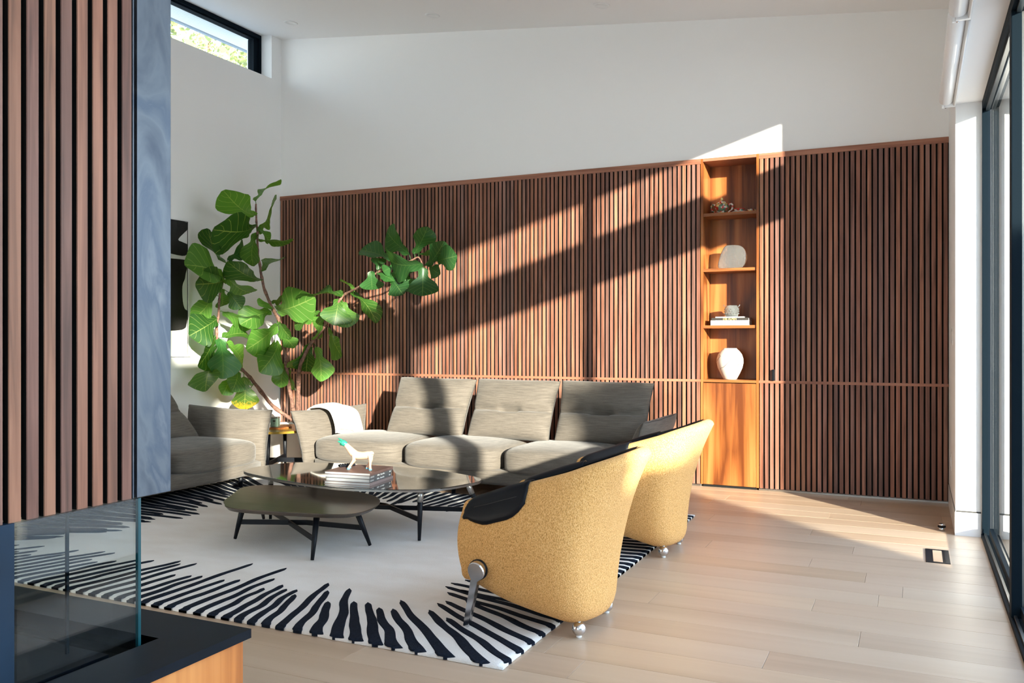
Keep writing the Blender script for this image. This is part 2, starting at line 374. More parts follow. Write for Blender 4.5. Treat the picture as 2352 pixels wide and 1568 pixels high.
def text(name, s, size, mat, mw, parent=None, ext=.0004, al='CENTER'):
    cu = bpy.data.curves.new(name, 'FONT'); cu.body = s; cu.size = size; cu.extrude = ext; cu.align_x = al; cu.align_y = 'CENTER'; cu.resolution_u = 2
    t = bpy.data.objects.new(name, cu); COL.objects.link(t)
    bpy.context.view_layer.update()
    me = bpy.data.meshes.new_from_object(t.evaluated_get(bpy.context.evaluated_depsgraph_get())); bpy.data.objects.remove(t)
    me.transform(mw); me.name = name
    me.materials.clear(); return link(name, me, mat, parent)

# ================================================================== the room
XR, XL, YB, YF = .24, -6.235, 7.40, -4.0
def cz(x): return 3.827 - .111 * x
# floor: pale oak planks in courses .203 wide, joints where the photograph shows them
floor = struct(new('floor', B(((XL - .2, YF - .2, -.06), (.62, 7.75, -.012))), 'black'), 'wide pale oak plank floor running along the slatted wall')
joints = {2.764 + .203 * i: None for i in range(0)}
known = {0: [-2.034], 3: [-.527], 5: [-.208], 7: [-.432], 6: [-1.148], 9: [-.053], 11: [-.53], 12: [-1.145], 13: [-.33], 15: [-.607], 16: [-1.3]}
row0 = 2.764
pi = 0
for i in range(-34, 24):
    y0 = row0 + .203 * (i - 0); y1 = y0 + .203
    if y0 < YF - .1 or y0 > 7.55: continue
    y1 = min(y1, 7.62)
    js = known.get(i, [])
    j = (js[0] if js else rnd.uniform(-1.6, .2))
    xs = [.42]; x = j
    if .42 - x > 2.3: xs.append(x + 1.9)
    while x > XL: xs.append(x); x -= rnd.uniform(1.5, 2.2)
    if xs[-1] - XL < .3: xs.pop()
    xs.append(XL)
    xs = sorted(set(xs), reverse=True)
    for a, b in zip(xs, xs[1:]):
        bm = bmesh.new(); g = .0007; zz = rnd.uniform(-.0003, 0)
        box(bm, (b + g, y0 + g, -.012), (a - g, y1 - g, zz))
        new('plank', bm, 'plank', floor, bevel=.0009, seg=1)

# slatted (back) wall, white above and behind the panelling
bm = bmesh.new()
def yprism(poly, y0, y1):
    a = [bm.verts.new((x, y0, z)) for x, z in poly]; b = [bm.verts.new((x, y1, z)) for x, z in poly]; n = len(poly)
    bm.faces.new(a); bm.faces.new(b[::-1])
    for i in range(n): bm.faces.new((a[i], b[i], b[(i + 1) % n], a[(i + 1) % n]))
yprism([(XL, 2.80), (.6, 2.80), (.6, cz(.6) + .02), (XL, cz(XL) + .02)], YB, 7.75)
yprism([(XL, 0), (-1.665, 0), (-1.665, 2.80), (XL, 2.80)], YB + .012, 7.75)
yprism([(-1.175, 0), (.6, 0), (.6, 2.80), (-1.175, 2.80)], YB + .012, 7.75)
yprism([(-1.665, 0), (-1.175, 0), (-1.175, 2.80), (-1.665, 2.80)], 7.70, 7.75)
struct(new('wall_back', bm, 'wall'), 'tall white wall above the walnut slat panelling')
# left wall with clerestory window
WZ = 4.057
struct(new('wall_left', B(((XL - .34, YF - .2, 0), (XL, 7.75, WZ)), ((XL - .34, 7.247, WZ), (XL, 7.75, 4.56)), ((XL - .34, YF - .2, WZ), (XL, 3.2, 4.56))), 'wall'), 'white side wall under the high strip window')
# right wall : pier, header, upper wall
struct(new('cladding_right', B(((.4365, 6.2175, 0), (.63, 7.75, 2.77))), 'cladding'), 'dark cladding on the outside of the pier').name = 'trim_1'
struct(new('wall_right', B(((XR, 6.217, 0), (.436, 7.75, 2.77)), ((XR, 6.217, 2.77), (.62, 7.75, 3.80)), ((XR, YF - .2, 2.77), (.62, 6.217, 3.088)), ((XR, YF - .2, 3.545), (.62, 6.217, 3.80)), ((XR, YF - .2, 0), (.62, -3.2, 2.77)), ((XR, -1.35, 0), (.62, -.06, 2.77)), ((XR, YF - .2, 3.088), (.62, -3.2, 3.545))), 'wall'), 'white pier and header around the glazed side')
# wall behind the camera
struct(new('wall_front', B(((XL, YF - .2, 0), (-5.2, YF, 4.55)), ((-1.0, YF - .2, 0), (XR, YF, 4.0)), ((-5.2, YF - .2, 2.9), (-1.0, YF, 4.4))), 'wall'), 'white wall behind the viewer')
# ceiling slab rising to the left, running out into the eaves
bm = bmesh.new()
a = [(-7.0, cz(-7.0)), (.95, cz(.95)), (.95, cz(.95) + .22), (-7.0, cz(-7.0) + .22)]
va = [bm.verts.new((x, YF - .6, z)) for x, z in a]; vb = [bm.verts.new((x, 8.3, z)) for x, z in a]
bm.faces.new(va); bm.faces.new(vb[::-1])
for i in range(4): bm.faces.new((va[i], vb[i], vb[(i + 1) % 4], va[(i + 1) % 4]))
struct(new('ceiling', bm, 'ceil'), 'plain ceiling sloping up towards the left wall')
# eave boards and gutter band seen through the high window
eave = struct(empty('trim_2', (-6.72, 2, cz(-6.72))), 'pale boarded eave seen through the high strip window')
xs = -6.575
while xs > -6.93:
    bm = bmesh.new(); x1 = xs - .036
    a = [(xs, cz(xs) - .016), (x1, cz(x1) - .016), (x1, cz(x1) - .001), (xs, cz(xs) - .001)]
    va = [bm.verts.new((x + 6.72, -5, z - cz(-6.72))) for x, z in a]; vb = [bm.verts.new((x + 6.72, 6.3, z - cz(-6.72))) for x, z in a]
    bm.faces.new(va); bm.faces.new(vb[::-1])
    for i in range(4): bm.faces.new((va[i], vb[i], vb[(i + 1) % 4], va[(i + 1) % 4]))
    new('board', bm, 'soffit', eave); xs -= .040
new('fascia', B(((-.30, -5, .012), (-.262, 6.3, .07))), 'fascia', eave)

# high window in the left wall
win = struct(empty('window_1', (XL, 5.2, WZ)), 'dark framed high strip window on the left wall')
def wb(name, lo, hi, m='frame', p=win, o=(XL, 5.2, WZ), bev=0):
    return new(name, B((tuple(a - b for a, b in zip(lo, o)), tuple(a - b for a, b in zip(hi, o)))), m, p, bevel=bev)
wb('window_frame', (-6.44, 3.2, 4.495), (-6.375, 7.247, 4.532)); wb('window_frame', (-6.44, 7.222, WZ), (-6.375, 7.247, 4.495)); wb('window_frame', (-6.44, 3.2, WZ), (-6.375, 7.222, WZ + .02))
wb('sash', (-6.47, 3.2, 4.478), (-6.40, 7.222, 4.495)); wb('sash', (-6.48, 7.155, WZ + .02), (-6.40, 7.222, 4.478)); wb('glass_pane', (-6.445, 3.2, WZ + .02), (-6.437, 7.155, 4.478), 'glass')

# glazed side on the right
win2 = struct(empty('window_2', (.43, 3, 0)), 'black metal framed sliding glass wall')
o2 = (.43, 3, 0)
wb('floor_track', (.385, -.06, 0), (.50, 6.217, .022), 'frame', win2, o2); wb('floor_track', (.40, -.06, .022), (.412, 6.217, .034), 'alu', win2, o2)
wb('head_rail', (.39, -.06, 2.715), (.445, 6.217, 2.77), 'frame', win2, o2)
wb('head_rail', (.41, -.06, 2.70), (.43, 6.217, 2.715), 'alu', win2, o2)
wb('jamb', (.39, 6.185, .022), (.435, 6.217, 2.715), 'frame', win2, o2)
for a, b in ((4.39, 4.48), (2.475, 2.68), (.66, .84)):
    wb('stile', (.39, a, .022), (.432, b, 2.715), 'frame', win2, o2, bev=.003)
    wb('stile_trim', (.432, a + .02, .03), (.452, b - .02, 2.71), 'alu', win2, o2)
ys = [-.06, .75, 2.58, 4.435, 6.185]
for a, b in [(-3.2, -1.35)] + list(zip(ys, ys[1:])):
    wb('glass_pane', (.436, a + .02, .034), (.444, b - .02, 2.71), 'glass', win2, o2)
    wb('bottom_rail', (.425, a + .05, .034), (.45, b - .05, .075), 'frame', win2, o2)
win3 = struct(empty('window_3', (.43, 3, 3.088)), 'upper strip of glazing over the sliding glass wall')
o3 = (.43, 3, 3.088)
for a, b in ((4.39, 4.48), (2.475, 2.68), (.66, .84), (-1.2, -1.02), (6.19, 6.217)): wb('stile', (.39, a, 3.088), (.432, b, 3.545), 'frame', win3, o3)
for a, b in zip([-3.2] + ys, ys): wb('glass_pane', (.436, a, 3.088), (.444, b, 3.545), 'glass', win3, o3)
win4 = struct(empty('fill_window', (-3.1, YF - .1, 0)), 'wide unseen window added behind the viewer for fill light')  # unseen glazing added to let in ambient light
for i in range(4):
    x = -5.2 + 1.4 * i; wb('stile', (x - .03 if i else x, YF - .13, 0), (x + .03 if i < 3 else x, YF - .07, 2.9), 'frame', win4, (-3.1, YF - .1, 0))
    if i < 3: wb('glass_pane', (x + .03, YF - .104, 0), (x + 1.37, YF - .096, 2.9), 'glass', win4, (-3.1, YF - .1, 0))

# baseboards on the pier: flush board, dark strip above imitating the shade of a gap
bb = struct(new('baseboard_right', B(((XR - .004, 6.209, 0), (.385, 6.2169, .150)), ((XR - .0045, 6.2169, 0), (XR - .0005, 7.372, .150))), 'white'), 'flush white baseboard of the window pier')
new('painted_gap_shade', B(((XR + .004, 6.2145, .150), (.385, 6.2168, .160)), ((XR - .001, 6.2168, .150), (XR - .0004, 7.372, .160))), 'seam', bb)
struct(new('baseboard_left', B(((XL + .0005, YF, 0), (XL + .010, 7.375, .150)), ((XL + .0005, YF, .155), (XL + .010, 7.375, .158))), 'white'), 'white baseboard behind the planter')

# ------------------------------------------------------------------ slat panelling
PITCH = .0411; SW = .029; YS = 7.38
slat_cache = {}
def slat_mesh(h, key):
    if key not in slat_cache:
        bm = bmesh.new(); box(bm, (-SW / 2, 0, 0), (SW / 2, .018, h))
        bmesh.ops.bevel(bm, geom=[e for e in bm.edges if abs(e.verts[0].co.x - e.verts[1].co.x) < 1e-6 and abs(e.verts[0].co.y) < 1e-6 and abs(e.verts[1].co.y) < 1e-6], offset=.0012, segments=1, affect='EDGES')
        bmesh.ops.recalc_face_normals(bm, faces=bm.faces[:])
        me = bpy.data.meshes.new('slat'); bm.to_mesh(me); bm.free(); me.materials.append(M['slat']); me.materials.append(M['black']); slat_cache[key] = me
        for f_ in me.polygons: f_.material_index = 1 if abs(f_.normal.x) > .9 else 0      # veneered face on a black core
    return slat_cache[key]
def slats(x0, x1, z0, z1, parent, first):
    n = int(round((x1 - x0) / PITCH)); p = (x1 - x0) / n
    me = slat_mesh(z1 - z0, round(z1 - z0, 4)); px, py, pz = parent.location
    for i in range(n):
        o = bpy.data.objects.new('slat', me); COL.objects.link(o); o.parent = parent
        o.location = (x0 + p * (i + .5) - px, YS - py, z0 - pz)
def panelling(x0, x1, label):
    r = empty('slat_panelling', ((x0 + x1) / 2, YS + .02, 0)); tag(r, label, 'wall panelling')
    px, py, pz = r.location
    def q(name, lo, hi, m, bev=0): return new(name, B((tuple(a - b for a, b in zip(lo, (px, py, pz))), tuple(a - b for a, b in zip(hi, (px, py, pz))))), m, r, bevel=bev)
    q('backing_board', (x0, YS + .018, .018), (x1, YS + .0315, 2.80), 'black')
    q('top_rail', (x0, YS - .003, 2.768), (x1, YS + .018, 2.812), 'rail', .001)
    q('middle_rail', (x0, YS - .002, .895), (x1, YS + .018, .917), 'rail', .001)
    q('floor_strip', (x0, YS + .002, .001), (x1, YS + .016, .014), 'alu')
    slats(x0, x1, .019, .895, r, 0); slats(x0, x1, .917, 2.768, r, 1)
    return r
pl = panelling(XL + .001, -1.664, 'long walnut slat panelling behind the three-seat sofa and plant')
pr = panelling(-1.176, XR - .001, 'walnut slat panelling between the open shelf niche and the white pier')
new('pull_handle', B(((-1.066 - pr.location.x, -.042, .918), (-1.046 - pr.location.x, -.012, 1.01))), 'blackmetal', pr, bevel=.002)
# ------------------------------------------------------------------ shelf niche with cupboard
un = empty('shelf_unit', (-1.42, YS, 0)); tag(un, 'tall built-in walnut niche with open shelves over a smooth cupboard door', 'shelving')
def q(name, lo, hi, m='veneer', bev=.001, p=None):
    return new(name, B(((lo[0] + 1.42, lo[1] - YS, lo[2]), (hi[0] + 1.42, hi[1] - YS, hi[2]))), m, p or un, bevel=bev)
q('side_panel', (-1.664, YS - .002, .019), (-1.643, 7.69, 2.812)); q('side_panel', (-1.197, YS - .002, .019), (-1.176, 7.69, 2.812))
q('back_panel', (-1.643, 7.665, .917), (-1.197, 7.685, 2.79)); q('top_panel', (-1.643, YS - .002, 2.785), (-1.197, 7.665, 2.812), 'rail')
q('shelf', (-1.643, YS - .002, .895), (-1.197, 7.665, .917), 'veneer_x')
for z in (1.381, 1.866, 2.341): q('shelf', (-1.643, YS + .012, z - .026), (-1.197, 7.665, z), 'veneer_x')
q('cupboard_door', (-1.640, YS - .003, .022), (-1.200, YS + .016, .888)); q('plinth', (-1.643, YS + .01, 0), (-1.197, YS + .03, .02), 'black')
# objects in the niche
def ring(c, r1, r2, z, n=24): return [(c[0] + r1 * math.cos(2 * math.pi * i / n), c[1] + r2 * math.sin(2 * math.pi * i / n), z) for i in range(n)]
vx = empty('vase', (-1.437, 7.50, .917)); tag(vx, 'round ivory vase with brown crackle lines on the lowest niche shelf', 'vase')
vprof = [(.0, .0), (.052, 0), (.058, .006), (.082, .05), (.104, .10), (.114, .145), (.112, .18), (.100, .215), (.078, .245), (.060, .260), (.056, .268), (.050, .268), (.049, .255), (.06, .24), (.0, .02)]
new('body', lathe(vprof, 48), 'vase', vx, True)
def onv(a, z):
    for (r0, z0), (r1, z1) in zip(vprof[2:10], vprof[3:11]):
        if z0 <= z <= z1: r = r0 + (r1 - r0) * (z - z0) / (z1 - z0); break
    r += .0004; a = R(a); return (r * math.cos(a), r * math.sin(a), z)
for pts in ([(-135, .085), (-125, .10), (-112, .105), (-98, .125), (-85, .15), (-75, .175), (-62, .20), (-60, .235)], [(-150, .235), (-140, .21), (-128, .20), (-135, .185), (-150, .16), (-165, .13)], [(-60, .20), (-50, .17), (-42, .14), (-45, .11)]):
    new('crackle_line', tube(smoothpts([onv(*p) for p in pts], 4, False), .0017, 5), 'crack', vx, True)
def book(name, lo, hi, ang, cover, label, cat='book', group=None, z=0, spine='x+', pages='page', org=None):
    """book lying flat; size (l, w, h) ; origin centre bottom"""
    e = empty(name, org, ang); tag(e, label, cat, group)
    l, w, h = lo
    t = .0022
    new('cover', B(((-l / 2, -w / 2, 0), (l / 2, w / 2, t)), ((-l / 2, -w / 2, h - t), (l / 2, w / 2, h)), ((l / 2 - t, -w / 2, t), (l / 2, w / 2, h - t))), cover, e)
    new('pages', B(((-l / 2 + .004, -w / 2 + .004, t), (l / 2 - t, w / 2 - .004, h - t))), pages, e)
    return e
def tx(loc, rz=0): return Matrix.Translation(loc) @ Matrix.Rotation(rz, 4, 'Z') @ Matrix.Rotation(R(90), 4, 'X')
b1 = book('book', (.20, .32, .041), None, R(-90), 'page', 'thick white book lettered BAUHAUS in pale blue, lowest in the niche', org=(-1.422, 7.50, 1.381))
text('lettering', 'BAUHAUS', .055, 'paleblue', tx((.1008, 0, .0205), R(90)), b1)
b2 = book('book', (.20, .31, .022), None, R(-90), 'bk_black', 'black book lettered DIE ALPEN in gold, middle of the niche pile', org=(-1.420, 7.50, 1.422))
text('lettering', 'DIE ALPEN', .0245, 'gold', tx((.1008, .0, .011), R(90)), b2)
b3 = book('book', (.19, .235, .010), None, R(-90), 'page', 'thin white book on top of the niche pile under the glass jar', org=(-1.425, 7.50, 1.444))
jar = empty('glass_jar', (-1.422, 7.49, 1.454)); tag(jar, 'small pressed glass jar with two little horns on the niche books', 'jar')
new('body', lathe([(0, 0), (.045, 0), (.055, .01), (.060, .045), (.058, .075), (.048, .092), (.044, .098), (.040, .098), (.044, .09), (.053, .07), (.055, .04), (.048, .012), (0, .008)], 32), 'crystal', jar, True)
for s in (-1, 1): new('horn', tube([(s * .05, 0, .082), (s * .062, 0, .092), (s * .070, 0, .104)], [.006, .005, .003], 8), 'crystal', jar, True)
k_ = 0
bm = bmesh.new()
for a in range(0, 360, 22):
    for z in (.028, .048, .066):
        r = .0605 if z < .06 else .059; bmesh.ops.create_icosphere(bm, subdivisions=1, radius=.006, matrix=Matrix.Translation((r * math.cos(R(a + z * 500)), r * math.sin(R(a + z * 500)), z)))
o = new('knob_relief', bm, 'crystal', jar, True); o['kind'] = 'stuff'
# glass disc
gd = empty('glass_sculpture', (-1.417, 7.50, 1.866)); tag(gd, 'rounded slab of rippled clear glass standing on a niche shelf', 'sculpture')
out = smoothpts([(-.122, 0, .03), (-.105, 0, .005), (-.06, 0, 0), (.055, 0, 0), (.10, 0, .03), (.124, 0, .09), (.112, 0, .15), (.07, 0, .195), (0, 0, .205), (-.055, 0, .20), (-.085, 0, .16), (-.11, 0, .09)], 4)
bm = bmesh.new()
loft([[(p.x * k, y, .1 + (p.z - .1) * k) for p in out] for k, y in ((.9, -.022), (.985, -.018), (1, -.008), (1, .008), (.985, .018), (.9, .022))], bm)
new('body', bm, 'crystal', gd, True)
# sugar bowl, cup, saucer, small cup
sb = empty('sugar_bowl', (-1.507, 7.50, 2.341)); tag(sb, 'ornate painted lidded bowl with two loop handles on the top niche shelf', 'bowl')
new('bowl', lathe([(0, 0), (.034, 0), (.036, .006), (.028, .012), (.048, .03), (.062, .055), (.060, .075), (.048, .088), (.0, .088)], 32), 'porc', sb, True)
new('lid', lathe([(0, .087), (.046, .087), (.048, .092), (.034, .108), (.014, .118), (.0, .12)], 32), 'porc', sb, True)
bm = lathe([(0, .118), (.010, .122), (.014, .132), (.008, .142), (.004, .146), (0, .148)], 16)
new('finial', bm, 'gold', sb, True)
for s in (-1, 1): new('handle', tube(smoothpts([(s * .052, 0, .075), (s * .075, 0, .088), (s * .092, 0, .07), (s * .086, 0, .04), (s * .062, 0, .02), (s * .046, 0, .012)], 4, False), .0075, 8), 'porc', sb, True)
sc = tag(new('saucer', lathe([(0, .003), (.03, 0), (.034, .003), (.062, .010), (.063, .012), (.03, .007), (0, .006)], 32), 'white', None, True), 'white saucer under the red painted cup on the top niche shelf', 'saucer'); sc.location = (-1.358, 7.49, 2.341)
cp = empty('teacup', (-1.358, 7.49, 2.348)); tag(cp, 'small low red and white painted cup on a white saucer', 'cup')
new('cup', lathe([(0, 0), (.022, 0), (.040, .014), (.045, .030), (.043, .030), (.038, .015), (.0, .004)], 28), ['porc'], cp, True)
new('band', lathe([(.0452, .024), (.0462, .024), (.0462, .0305), (.0452, .0305)], 28), 'red', cp, True)
cp2 = empty('small_cup', (-1.262, 7.50, 2.341)); tag(cp2, 'tiny dark painted cup at the right end of the top niche shelf', 'cup')
new('cup', lathe([(0, 0), (.016, 0), (.026, .012), (.028, .028), (.0265, .028), (.024, .013), (.0, .004)], 24), 'porc', cp2, True)
new('handle', tube(smoothpts([(.027, 0, .024), (.038, 0, .024), (.038, 0, .010), (.024, 0, .008)], 4, False), .003, 6), 'gold', cp2, True)

# ------------------------------------------------------------------ ceiling downlights
for i, (x, y) in enumerate(((-5.703, 6.915), (-4.064, 6.933), (-2.401, 6.925))):
    r = empty('downlight', (x, y, cz(x))); r.rotation_euler = (0, math.atan(.111), 0)
    tag(r, ('round white recessed downlight nearest the high window', 'round white recessed downlight in the middle of the ceiling row', 'round white recessed downlight farthest right in the ceiling row')[i], 'ceiling light', 'recessed downlights')
    new('trim_ring', lathe([(.044, -.002), (.048, -.006), (.066, -.005), (.070, -.001), (.066, .001), (.044, .001)], 40), 'white', r, True)
    new('lens', lathe([(0, -.0015), (.044, -.0015), (.044, .001), (0, .001)], 32), 'ceil', r)
# ------------------------------------------------------------------ roller blinds under the header
for i, (a, b) in enumerate(((4.56, 6.16), (.7, 4.51))):
    bl = empty('roller_blind', (.185, a, 2.79)); tag(bl, ('white rolled-up blind tube over the glass wall, end nearest the pier', 'white rolled-up blind tube over the glass wall, nearer the viewer')[i], 'blind', 'roller blinds')
    L = b - a
    pr_ = [(.041 * math.cos(R(t)), .038 * math.sin(R(t))) for t in range(0, 360, 12)]
    bm = loft([[(x * k, y, z * k) for x, z in pr_] for y, k in ((0, .85), (.006, 1), (L - .012, 1), (L - .003, .93), (L, .8))]); new('fabric_roll', bm, 'white', bl, True)
    bm = loft([[(.048 + x * .22, y, -.026 + z * .5) for x, z in pr_] for y in (.01, L + .02)]); new('hem_bar', bm, 'white', bl, True)
    new('bracket', B(((-.01, L, -.045), (.054, L + .025, .03)), ((-.026, L, -.052), (-.012, L + .018, -.03))), 'white', bl, bevel=.003)
    new('end_pin', tube([(.0, L + .02, -.04), (.0, L + .034, -.04)], .008, 10), 'chrome', bl, True)
# switch and vent plates on the pier
sw = empty('switch_plate', (XR, 6.676, 1.283)); tag(sw, 'slim white switch plate on the edge of the pier', 'switch')
new('plate', B(((-.003, -.035, -.065), (-.0003, .035, .065))), 'white', sw, bevel=.001); new('rocker', B(((-.006, -.014, .03), (-.003, .014, .05))), 'alu', sw); new('rocker', B(((-.006, -.014, -.05), (-.003, .014, -.03))), 'alu', sw)
sw = empty('socket_plate', (XR, 6.907, .385)); tag(sw, 'white wall socket plate low on the pier beside the slats', 'socket')
new('plate', B(((-.003, -.035, -.062), (-.0003, .035, .062))), 'white', sw, bevel=.001); new('socket_face', B(((-.006, -.017, -.034), (-.003, .017, .034))), 'white', sw, bevel=.001)

# ------------------------------------------------------------------ framed artwork
art = empty('framed_artwork', (XL, 5.45, 1.10)); tag(art, 'white-framed black brushstroke artwork on the left wall beside the plant', 'artwork')
AW, AH = 1.28, 1.29      # width along Y (to the near side), height
y1 = 6.088 - 5.45; y0 = y1 - AW
fr = [((.001, y0, 0), (.022, y0 + .028, AH)), ((.001, y1 - .028, 0), (.022, y1, AH)), ((.001, y0 + .028, 0), (.022, y1 - .028, .018)), ((.001, y0 + .028, AH - .018), (.022, y1 - .028, AH))]
new('frame', B(*fr), 'white', art, bevel=.0015)
new('inner_gap_shade', B(((.001, y1 - .033, .018), (.0165, y1 - .028, AH - .018)), ((.001, y0 + .028, AH - .022), (.0165, y1 - .033, AH - .018))), 'seam', art)  # dark strips imitate the shadow line inside the frame
new('paper', B(((.003, y0 + .014, .014), (.012, y1 - .014, AH - .014))), 'paper', art)
def stroke(pts):
    bm = bmesh.new(); pts = smoothpts([(0, y, z) for y, z in pts], 3)
    a = [bm.verts.new((.0125, p.y, p.z)) for p in pts]; b = [bm.verts.new((.0137, p.y, p.z)) for p in pts]; n = len(a)
    bm.faces.new(a); bm.faces.new(b[::-1])
    for i in range(n): bm.faces.new((a[i], b[i], b[(i + 1) % n], a[(i + 1) % n]))
    bm.normal_update(); bmesh.ops.triangulate(bm, faces=[f for f in bm.faces if len(f.verts) > 4])
    new('brush_stroke', bm, 'lead', art)
E_ = y1 - .034
stroke([(E_, 1.265), (E_, 1.20), (E_ - .03, 1.17), (E_ - .11, 1.095), (E_ - .06, 1.075), (E_ - .0, 1.06), (E_, 1.04), (E_, .975), (E_ - .06, .945), (E_ - .3, .96), (E_ - .6, .95), (E_ - .8, 1.0), (E_ - .85, 1.2), (E_ - .4, 1.268)])
stroke([(E_, .905), (E_, .84), (E_ - .02, .78), (E_ - .03, .73), (E_ - .06, .66), (E_ - .055, .52), (E_ - .03, .45), (E_, .43), (E_, .36), (E_ - .01, .30), (E_ - .03, .265), (E_ - .12, .245), (E_ - .4, .24), (E_ - .8, .25), (E_ - .9, .5), (E_ - .85, .8), (E_ - .6, .9), (E_ - .2, .91)])

# ------------------------------------------------------------------ floor box and door stop
fb = empty('floor_box', (.122, 5.555, 0)); tag(fb, 'black framed floor outlet box with a timber inset lid', 'floor box')
new('frame', B(((-.062, -.17, .0005), (-.036, .17, .004)), ((.036, -.17, .0005), (.062, .17, .004)), ((-.036, -.17, .0005), (.036, -.15, .004)), ((-.036, .15, .0005), (.036, .17, .004)), ((-.036, -.15, -.0002), (.036, .15, .0008))), 'blackmetal', fb)
new('lid', B(((-.024, -.145, .0008), (.024, .145, .003))), 'plank', fb)
ds = empty('door_stop', (.164, 6.33, 0)); tag(ds, 'short steel cylinder door stop with a black rubber ring by the pier', 'door stop')
new('post', lathe([(0, 0), (.020, 0), (.020, .022), (.0, .022)], 24), 'chrome', ds, True); new('rubber_ring', lathe([(0, .022), (.0245, .022), (.0245, .030), (0, .030)], 24), 'black', ds, True)
new('cap', lathe([(0, .030), (.020, .030), (.020, .043), (.018, .045), (0, .045)], 24), 'chrome', ds, True)

# ================================================================== fireplace
XH, YE, ZB = -1.736, 1.632, .863
fp = empty('fireplace', (-2.2, .95, 0)); tag(fp, 'see-through gas fireplace with slatted hood, blue steel corner and glass firebox', 'fireplace')
def f(name, lo, hi, m, bev=0, p=None): 
    return new(name, B(((lo[0] + 2.2, lo[1] - .95, lo[2]), (hi[0] + 2.2, hi[1] - .95, hi[2]))), m, p or fp, bevel=bev)
HT = 4.02
f('hood_core', (-2.75, .15, ZB + .004), (-1.757, YE - .02, HT - .05), 'black')
f('steel_panel', (-1.757, 1.526, ZB), (XH + .002, YE, HT - .0), 'steel', .001)
f('steel_panel', (-2.75, YE - .02, ZB), (-1.757, YE, HT + .04), 'steel')
f('steel_edge', (-1.757, 1.5165, ZB), (XH - .002, 1.520, HT - .03), 'steel')
yy = 1.512 - SW
me = bpy.data.meshes.new('slat'); bm = bmesh.new(); box(bm, (-.018, 0, 0), (0, SW, HT - ZB - .02))
bmesh.ops.bevel(bm, geom=[e for e in bm.edges if e.calc_length() > 1], offset=.0012, segments=2, affect='EDGES'); bmesh.ops.recalc_face_normals(bm, faces=bm.faces[:]); bm.to_mesh(me); bm.free(); me.materials.append(M['slat']); me.materials.append(M['black'])
for f_ in me.polygons: f_.material_index = 1 if abs(f_.normal.y) > .9 else 0
for i in range(32):
    o = bpy.data.objects.new('slat', me); COL.objects.link(o); o.parent = fp; o.location = (XH + 2.2, yy - .95, ZB); yy -= PITCH
f('firebox_column', (-2.6, .2, .511), (-1.728, 1.203, ZB), 'bluecol')
# slab with sunken trough
S0, S1 = (-3.0, .0), (-1.541, 1.714)
T0, T1 = (-2.62, 1.203), (-1.700, 1.562)
f('hearth_slab', (S0[0], S0[1], .488), (T0[0], S1[1], .511), 'slab', .0015); fp.children[-1]
new('hearth_slab', B(*[((a[0] + 2.2, a[1] - .95, .488), (b[0] + 2.2, b[1] - .95, .511)) for a, b in (((T1[0], S0[1]), S1), ((T0[0], T1[1]), (T1[0], S1[1])), ((T0[0], S0[1]), (T1[0], T0[1])))]), 'slab', fp)
f('trough', (T0[0], T0[1], .462), (T1[0], T1[1], .468), 'black')
f('burner_tray', (-2.5, 1.24, .468), (-1.80, 1.50, .476), 'slab', .002)
f('trough_wall', (T0[0] - .004, T0[1] - .004, .462), (T0[0], T1[1] + .004, .511), 'black'); f('trough_wall', (T1[0], T0[1] - .004, .462), (T1[0] + .004, T1[1] + .004, .5105), 'black'); f('trough_wall', (T0[0], T1[1], .462), (T1[0], T1[1] + .004, .5105), 'black'); f('trough_wall', (T0[0], T0[1] - .004, .462), (T1[0], T0[1], .511), 'black')
f('glass_channel', (-1.742, 1.203, .468), (-1.736, 1.54, .485), 'alu')
f('glass_pane', (-1.732, 1.206, .470), (-1.724, 1.528, ZB), 'glass2')
f('glass_pane', (-2.60, 1.5205, .470), (-1.732, 1.528, ZB), 'glass2')
f('glass_pane', (-2.60, 1.455, .470), (-1.90, 1.461, ZB), 'glass2')
f('glass_edge', (-1.7325, 1.520, .470), (-1.7235, 1.5285, ZB), 'edge'); f('glass_edge', (-1.90, 1.4545, .470), (-1.894, 1.4615, ZB), 'frame')
f('hearth_base', (-1.575, .02, 0), (-1.556, 1.70, .488), 'hearth_wood'); f('hearth_base', (-3.0, 1.68, 0), (-1.575, 1.70, .488), 'hearth_wood')
f('hearth_base', (-3.0, .02, 0), (-1.575, .04, .488), 'hearth_wood')

# ================================================================== rug
rug = empty('rug', (-3.46, 4.53, 0)); tag(rug, 'ivory pile rug with a ragged border of navy-black radiating stripes', 'rug')
RX0, RX1, RY0, RY1 = -5.50, -1.415, 2.935, 6.10
bm = bmesh.new(); nx, ny = 120, 96; gv = {}
for i in range(nx + 1):
    for j in range(ny + 1):
        x = RX0 + (RX1 - RX0) * i / nx; y = RY0 + (RY1 - RY0) * j / ny
        ed = min(i, nx - i, j, ny - j)
        z = .016 + .0012 * noise.noise(Vector((x * 5, y * 5, 0))) - (.006 if ed == 0 else 0)
        wob = .004 * noise.noise(Vector((x * 9, y * 9, 3)))
        gv[i, j] = bm.verts.new((x + 3.46 + (wob if i in (0, nx) else 0), y - 4.53 + (wob if j in (0, ny) else 0), z))
for i in range(nx):
    for j in range(ny): bm.faces.new((gv[i, j], gv[i + 1, j], gv[i + 1, j + 1], gv[i, j + 1]))
rim = [gv[i, 0] for i in range(nx + 1)] + [gv[nx, j] for j in range(1, ny + 1)] + [gv[i, ny] for i in range(nx - 1, -1, -1)] + [gv[0, j] for j in range(ny - 1, 0, -1)]
lo = [bm.verts.new((v.co.x, v.co.y, .0008)) for v in rim]
for i in range(len(rim)): k = (i + 1) % len(rim); bm.faces.new((rim[i], lo[i], lo[k], rim[k]))
new('pile', bm, 'pile', rug, True)
